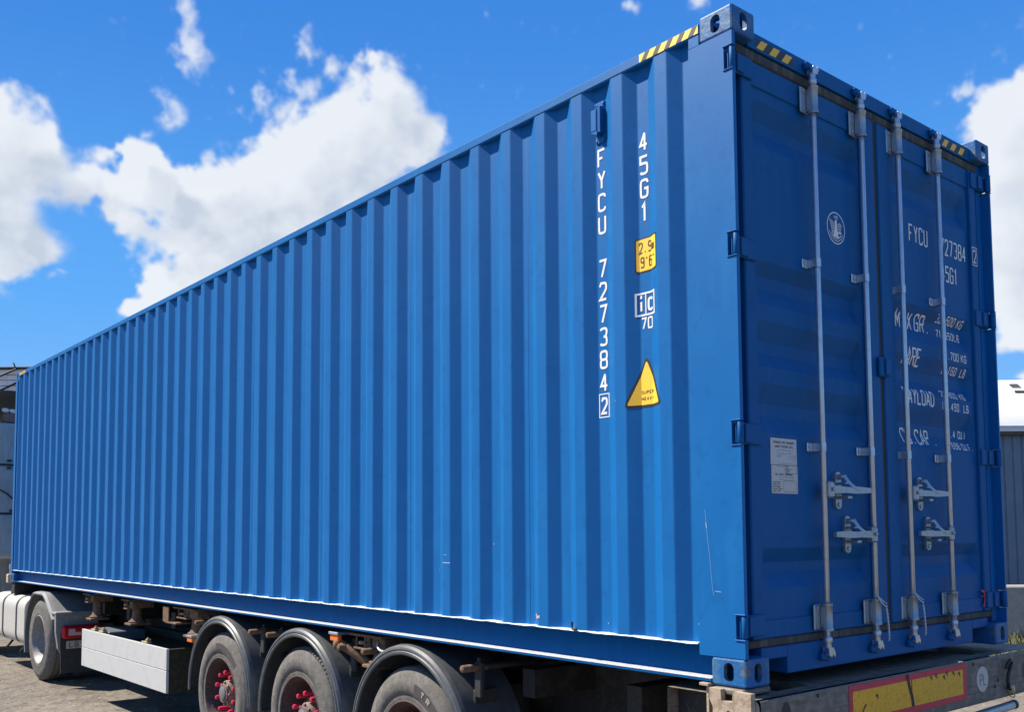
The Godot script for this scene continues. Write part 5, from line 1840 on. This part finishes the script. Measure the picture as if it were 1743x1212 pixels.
func build_shed() -> void:
	var bas := camera_frame()
	var eye := Vector3(-3.275, 0, 2.431)
	var at := func(right: float, up: float, ahead: float) -> Vector3: return eye + bas * Vector3(right, up, -ahead)
	var o: Vector3 = at.call(10.0, 0.0, 21.0)
	var s := thing("storage_shed", "low storage shed with dark blue ribbed wall and white roof, at right edge", "shed", o)
	var st := mb()
	var put_w := func(stt: SurfaceTool, n: String, m: Material, p: Node) -> MeshInstance3D:
		var q := local(stt, n, m, p)
		q.position = -origin_of(p)
		return q
	# ribbed sheets of the front wall, one metre each
	for k in 14:
		st = mb()
		var a := []
		var b := []
		for i in 5:
			for q in [[0.0, 0.0], [0.115, 0.0], [0.135, 0.035], [0.165, 0.035], [0.185, 0.0]]:
				var r: float = 6.0 + k * 1.0 + i * 0.2 + q[0]
				a.append(at.call(r, 3.93, 21.0 - q[1]))
				b.append(at.call(r, 0.0, 21.0 - q[1]))
		a.append(at.call(7.0 + k, 3.93, 21.0))
		b.append(at.call(7.0 + k, 0.0, 21.0))
		loft(st, [b, a])
		put_w.call(st, "wall_sheet", M.shed_wall, s)
	st = mb()
	var lo: Vector3 = at.call(6.0, 0.0, 34.0)
	var corners := [at.call(6.0, 0, 21.05), at.call(20.0, 0, 21.05), at.call(20.0, 0, 34.0), at.call(6.0, 0, 34.0)]
	for i in 4:
		var p: Vector3 = corners[i]
		var q: Vector3 = corners[(i + 1) % 4]
		if i != 0:
			quad(st, p, q, q + Vector3(0, 3.9, 0), p + Vector3(0, 3.9, 0))
	put_w.call(st, "shed_walls", M.shed_wall, s)
	# the white membrane roof rises steeply from the eaves and rolls over
	st = mb()
	var rows := []
	for q in [[3.90, 20.80], [4.02, 20.76], [4.45, 21.3], [5.05, 22.4], [5.55, 24.2], [5.75, 27.0], [5.55, 30.0], [4.9, 33.0], [3.9, 34.4]]:
		var row := []
		for i in 15:
			row.append(at.call(5.8 + i * 1.02, q[0] + 0.015 * sin(i * PI), q[1]))
		rows.append(row)
	loft(st, rows)
	var roof: Node = put_w.call(st, "roof", M.shed_roof, s)
	for k in 3:
		st = mb()
		var c: float = k * 3.2
		var pa: Vector3 = at.call(12.05 + c, 5.275, 23.2)
		var pb: Vector3 = at.call(12.24 + c, 5.275, 23.2)
		var pc: Vector3 = at.call(11.90 + c, 4.94, 22.2)
		var pd: Vector3 = at.call(11.66 + c, 4.94, 22.2)
		var out_: Vector3 = bas * Vector3(0, 0.6, 0.8) * 0.035
		quad(st, pa + out_, pd + out_, pc + out_, pb + out_)
		quad(st, pd + out_, pd, pc, pc + out_)
		quad(st, pc + out_, pc, pb, pb + out_)
		quad(st, pa + out_, pa, pd, pd + out_)
		quad(st, pb + out_, pb, pa, pa + out_)
		put_w.call(st, "roof_hatch", M.gasket, roof)
	# dark gutter line
	st = mb()
	var ga: Vector3 = at.call(5.9, 3.86, 20.86)
	var gb: Vector3 = at.call(20.0, 3.86, 20.86)
	tube(st, ga, gb, 0.045)
	put_w.call(st, "gutter", M.gasket, s)
	# retaining wall of concrete blocks in front
	var w := thing("retaining_wall", "low wall of grey concrete blocks with weeds in front of the blue shed", "wall", at.call(8.5, 0.0, 16.4))
	for k in 9:
		st = mb()
		var sz := Vector3(1.18, 0.84, 0.5)
		box(st, Vector3(-sz.x / 2, 0, -sz.z / 2), Vector3(sz.x / 2, sz.y, sz.z / 2), 0.02)
		var m := local(st, "concrete_block", M.concrete, w)
		m.basis = bas * Basis(Vector3.UP, 0.02 * sin(k * 2.1))
		m.position = bas * Vector3(-2.4 + k * 1.2, 0, 0.02 * sin(k * 3.7))
	# weeds
	grass_clump("grass_verge", "dry and green grass growing along the foot of the concrete wall", at, 6.0, 17.0, 12.6, 15.8, 5200, 0.10, 0.42, 7, 0.0, true)
	var weeds := thing("weed_plant", "green weed growing on top of the concrete wall against the shed", "weed", at.call(9.78, 0.84, 16.45))
	weed(weeds, 0.34, 3)
	weeds = thing("weed_plant", "taller yellow-green weed beside the wall under the container's right edge", "weed", at.call(9.40, 0.0, 15.7))
	weed(weeds, 0.62, 9)


func weed(w: Node3D, tall: float, seed_: int) -> void:
	var rng := RandomNumberGenerator.new()
	rng.seed = seed_
	var stem := mb()
	var leaf := mb()
	for k in 16:
		var a := rng.randf() * TAU
		var lean := rng.randf_range(0.05, 0.5) * tall
		var h := tall * rng.randf_range(0.5, 1.0)
		var tip := Vector3(cos(a) * lean, h, sin(a) * lean)
		var path := bezier(Vector3(cos(a) * 0.03, 0, sin(a) * 0.03), Vector3(0, h * 0.5, 0), tip * 0.8, tip, 6)
		sweep(stem, path, 0.004, 5)
		for q in 22:
			var p: Vector3 = path[1 + q % 6]
			var d := Vector3(rng.randf_range(-1, 1), rng.randf_range(-0.2, 0.8), rng.randf_range(-1, 1)).normalized()
			var side := d.cross(Vector3.UP).normalized() * 0.018
			var l := rng.randf_range(0.04, 0.09)
			tri(leaf, p, p + d * l * 0.5 + side, p + d * l)
			tri(leaf, p, p + d * l, p + d * l * 0.5 - side)
	var sm := local(stem, "stem", M.leaf_stem, w)
	local(leaf, "foliage", M.leaf, w)


func grass_clump(called: String, label: String, at: Callable, r0: float, r1: float, a0: float, a1: float, n: int, h0: float, h1: float, seed_: int, base: float, thin: bool) -> void:
	var rng := RandomNumberGenerator.new()
	rng.seed = seed_
	var f := FastNoiseLite.new()
	f.seed = seed_
	f.frequency = 0.9
	var st := mb()
	for k in n:
		var r := rng.randf_range(r0, r1)
		var a := rng.randf_range(a0, a1)
		var g := f.get_noise_2d(r, a)
		if g < -0.25:
			continue
		var p: Vector3 = at.call(r, base, a)
		var h := rng.randf_range(h0, h1) * (0.6 + g)
		var t := rng.randf()
		var c := Color(0.10, 0.15, 0.035).lerp(Color(0.30, 0.26, 0.11), t * t + clampf(f.get_noise_2d(r + 40.0, a), 0.0, 0.5))
		var lean := Vector3(rng.randf_range(-1, 1), 0, rng.randf_range(-1, 1)) * h * 0.45
		var wd := Vector3(rng.randf_range(-1, 1), 0, rng.randf_range(-1, 1)).normalized() * rng.randf_range(0.006, 0.012)
		var m := p + lean * 0.35 + Vector3(0, h * 0.6, 0)
		var e := p + lean + Vector3(0, h, 0)
		for q in [[p - wd, p + wd, m + wd * 0.7], [p - wd, m + wd * 0.7, m - wd * 0.7], [m - wd * 0.7, m + wd * 0.7, e]]:
			for v in [q[0], q[2], q[1]]:
				st.set_color(c)
				st.set_normal(Vector3(0, 0.8, 0.6))
				st.add_vertex(v)
	var o := local(st, called, M.grass, self)
	tag(o, label, "grass", "", "stuff")


func build_left() -> void:
	var bas := camera_frame()
	var eye := Vector3(-3.275, 0, 2.431)
	var at := func(right: float, up: float, ahead: float) -> Vector3: return eye + bas * Vector3(right, up, -ahead)
	var deep := 42.0
	var top := 1.8 + 284.0 / 1641.0 * deep
	var s := thing("grey_building", "grey building clad in horizontal boards behind the truck cab", "building", at.call(-20.0, 0.0, deep))
	var pitch := 0.245
	for k in 38:
		var y := top - (k + 1) * pitch
		if y < 0.0:
			break
		var st := mb()
		var sec := [Vector2(0, 0), Vector2(0.03, 0.012), Vector2(0.012, pitch - 0.03), Vector2(0, pitch - 0.02)]
		var a := []
		var b := []
		for p in sec:
			a.append(at.call(-34.0, y + p.y, deep - p.x))
			b.append(at.call(-10.0, y + p.y, deep - p.x))
		loft(st, [a, b])
		var m := local(st, "siding_board", M.siding, s)
		m.position = -origin_of(s)
	var st := mb()
	var c := [at.call(-34.0, 0, deep + 0.02), at.call(-10.0, 0, deep + 0.02), at.call(-10.0, 0, deep + 12.0), at.call(-34.0, 0, deep + 12.0)]
	for i in 4:
		var p: Vector3 = c[i]
		var q: Vector3 = c[(i + 1) % 4]
		quad(st, p, q, q + Vector3(0, top - 0.02, 0), p + Vector3(0, top - 0.02, 0))
	quad(st, c[0] + Vector3(0, top - 0.02, 0), c[1] + Vector3(0, top - 0.02, 0), c[2] + Vector3(0, top - 0.02, 0), c[3] + Vector3(0, top - 0.02, 0))
	var m := local(st, "wall", M.gasket, s)
	m.position = -origin_of(s)
	st = mb()
	tube(st, at.call(-34.2, top + 0.03, deep - 0.06), at.call(-9.8, top + 0.03, deep - 0.06), 0.07)
	m = local(st, "roof_edge", M.gasket, s)
	m.position = -origin_of(s)
	# two dark cables anchored high on it, running down to the left
	var px := func(x: float, y: float, d: float) -> Vector3: return at.call((x - 871.5) / 1641.0 * d, 1.8 - (y - 905.0) / 1641.0 * d, d)
	var k := 0
	for q in [[22.0, 621.0, 0.0, 630.5], [34.0, 640.0, 0.0, 656.0]]:
		st = mb()
		var a: Vector3 = px.call(q[0], q[1], deep - 0.2)
		var b: Vector3 = px.call(q[2], q[3], deep - 0.2)
		var far: Vector3 = b + (b - a).normalized() * 9.0
		sweep(st, [far, b, a], 0.045, 6)
		m = local(st, "overhead_cable", M.cable, self)
		tag(m, ["upper dark cable running down from the roof edge of the grey building", "lower dark cable crossing the boards of the grey building"][k], "cable", "")
		k += 1
	st = mb()
	var r: Vector3 = px.call(21.0, 621.0, deep - 0.15)
	tube(st, r, r + Vector3(-0.1, 0.26, 0), 0.03, -1, 8)
	m = local(st, "cable_bracket", M.cable, s)
	m.position = -origin_of(s)


func build_ground() -> void:
	var st := mb()
	# one sheet: a fine middle with small unevenness, a wide flat rim
	var n := FastNoiseLite.new()
	n.seed = 5
	n.frequency = 0.35
	n.fractal_octaves = 4
	var f := func(x: float, z: float) -> Vector3:
		var r := Vector2(x - 1.0, z + 7.0).length()
		var h := n.get_noise_2d(x, z) * 0.028 - 0.012
		return Vector3(x, minf(h, 0.006) * clampf(1.6 - r / 30.0, 0.0, 1.0), z)
	var s := 0.35
	var x0 := -14.0
	var z0 := -34.0
	var nx := 110
	var nz := 130
	for i in nx:
		for j in nz:
			var a := x0 + i * s
			var b := z0 + j * s
			var p := [f.call(a, b + s), f.call(a + s, b + s), f.call(a + s, b), f.call(a, b)]
			var nn: Vector3 = (p[1] - p[0]).cross(p[3] - p[0]).normalized()
			quad_n(st, p, [nn, nn, nn, nn])
	var x1 := x0 + nx * s
	var z1 := z0 + nz * s
	var far := 900.0
	var ring := [Vector3(x0, 0, z1), Vector3(x1, 0, z1), Vector3(x1, 0, z0), Vector3(x0, 0, z0)]
	var outer := [Vector3(-far, 0, far), Vector3(far, 0, far), Vector3(far, 0, -far), Vector3(-far, 0, -far)]
	for i in 4:
		var k := (i + 1) % 4
		quad(st, outer[i], outer[k], ring[k], ring[i])
	var g := local(st, "ground", M.ground, self)
	tag(g, "pale trodden gravel yard with dust and small stones", "", "", "structure")
	# loose stones on the near strip
	var mm := MultiMesh.new()
	mm.transform_format = MultiMesh.TRANSFORM_3D
	st = mb()
	lathe(st, Vector3.ZERO, Vector3.UP, [Vector2(0, -0.5), Vector2(0.6, -0.35), Vector2(0.9, 0.0), Vector2(0.6, 0.4), Vector2(0, 0.5)], 7)
	mm.mesh = st.commit()
	mm.mesh.surface_set_material(0, M.pebble)
	mm.instance_count = 3800
	var rng := RandomNumberGenerator.new()
	rng.seed = 77
	for i in mm.instance_count:
		var x := rng.randf_range(-4.0, 4.5)
		var z := rng.randf_range(-16.0, -6.0)
		if i > 2800:
			x = rng.randf_range(3.0, 9.0)
			z = rng.randf_range(-9.0, -0.5)
		var p: Vector3 = f.call(x, z)
		var sc := 0.004 + 0.014 * rng.randf() ** 4
		var bs := Basis(Vector3.UP, rng.randf() * TAU).scaled(Vector3(sc * rng.randf_range(0.7, 1.4), sc * 0.7, sc))
		mm.set_instance_transform(i, Transform3D(bs, p + Vector3(0, sc * 0.15, 0)))
	var mi := MultiMeshInstance3D.new()
	mi.name = "loose_stones"
	mi.multimesh = mm
	add_child(mi, true)
	tag(mi, "small loose stones scattered over the gravel yard", "stones", "", "stuff")


# ---------------------------------------------------------------- the scene
func _ready() -> void:
	# camera: level with the eye, a little to the left of the container's rear corner
	var cam := Camera3D.new()
	cam.name = "camera"
	add_child(cam)
	cam.position = Vector3(-3.27493, 0.64537 + B, 2.43069)
	cam.basis = Basis.from_euler(Vector3(0.0691637, -0.6980556, -0.0060459))
	cam.projection = Camera3D.PROJECTION_FRUSTUM
	cam.near = 0.1
	cam.far = 3000.0
	cam.size = 0.1 * 1212.0 / 1640.889
	cam.frustum_offset = Vector2(0.0, 0.1 * 185.478 / 1640.889)
	cam.current = true
	var env := Environment.new()
	env.background_mode = Environment.BG_SKY
	env.sky = make_sky()
	env.background_energy_multiplier = 1.0
	env.tonemap_mode = Environment.TONE_MAPPER_LINEAR
	env.tonemap_exposure = EXPOSURE
	env.sdfgi_enabled = true
	env.ssao_enabled = true
	env.ssil_enabled = true
	var we := WorldEnvironment.new()
	we.name = "world"
	we.environment = env
	add_child(we)
	var sun := DirectionalLight3D.new()
	sun.name = "sun"
	var az := deg_to_rad(37.0)
	var el := deg_to_rad(50.0)
	var to_sun := Vector3(-sin(az) * cos(el), sin(el), -cos(az) * cos(el))
	add_child(sun)
	sun.basis = Basis.looking_at(-to_sun)
	sun.light_energy = 1.6
	sun.light_color = Color(1.0, 0.96, 0.90)
	sun.light_angular_distance = 0.5
	sun.shadow_enabled = true

	# heights and depths of the doors' ribs, from the top
	door_turns = [Vector2(2.613, 0)]
	for q in [[2.557, 2.479, 2.430, 2.350], [1.832, 1.774, 1.712, 1.638], [1.564, 1.481, 1.425, 1.360], [1.289, 1.202, 1.145, 1.070], [0.568, 0.505, 0.460, 0.391]]:
		door_turns.append_array([Vector2(q[0], 0), Vector2(q[1], RIB), Vector2(q[2], RIB), Vector2(q[3], 0)])
	door_turns.append(Vector2(0.261, 0))

	make_materials()
	build_ground()
	build_shed()
	build_left()
	build_container()
	build_trailer()
	build_tractor()
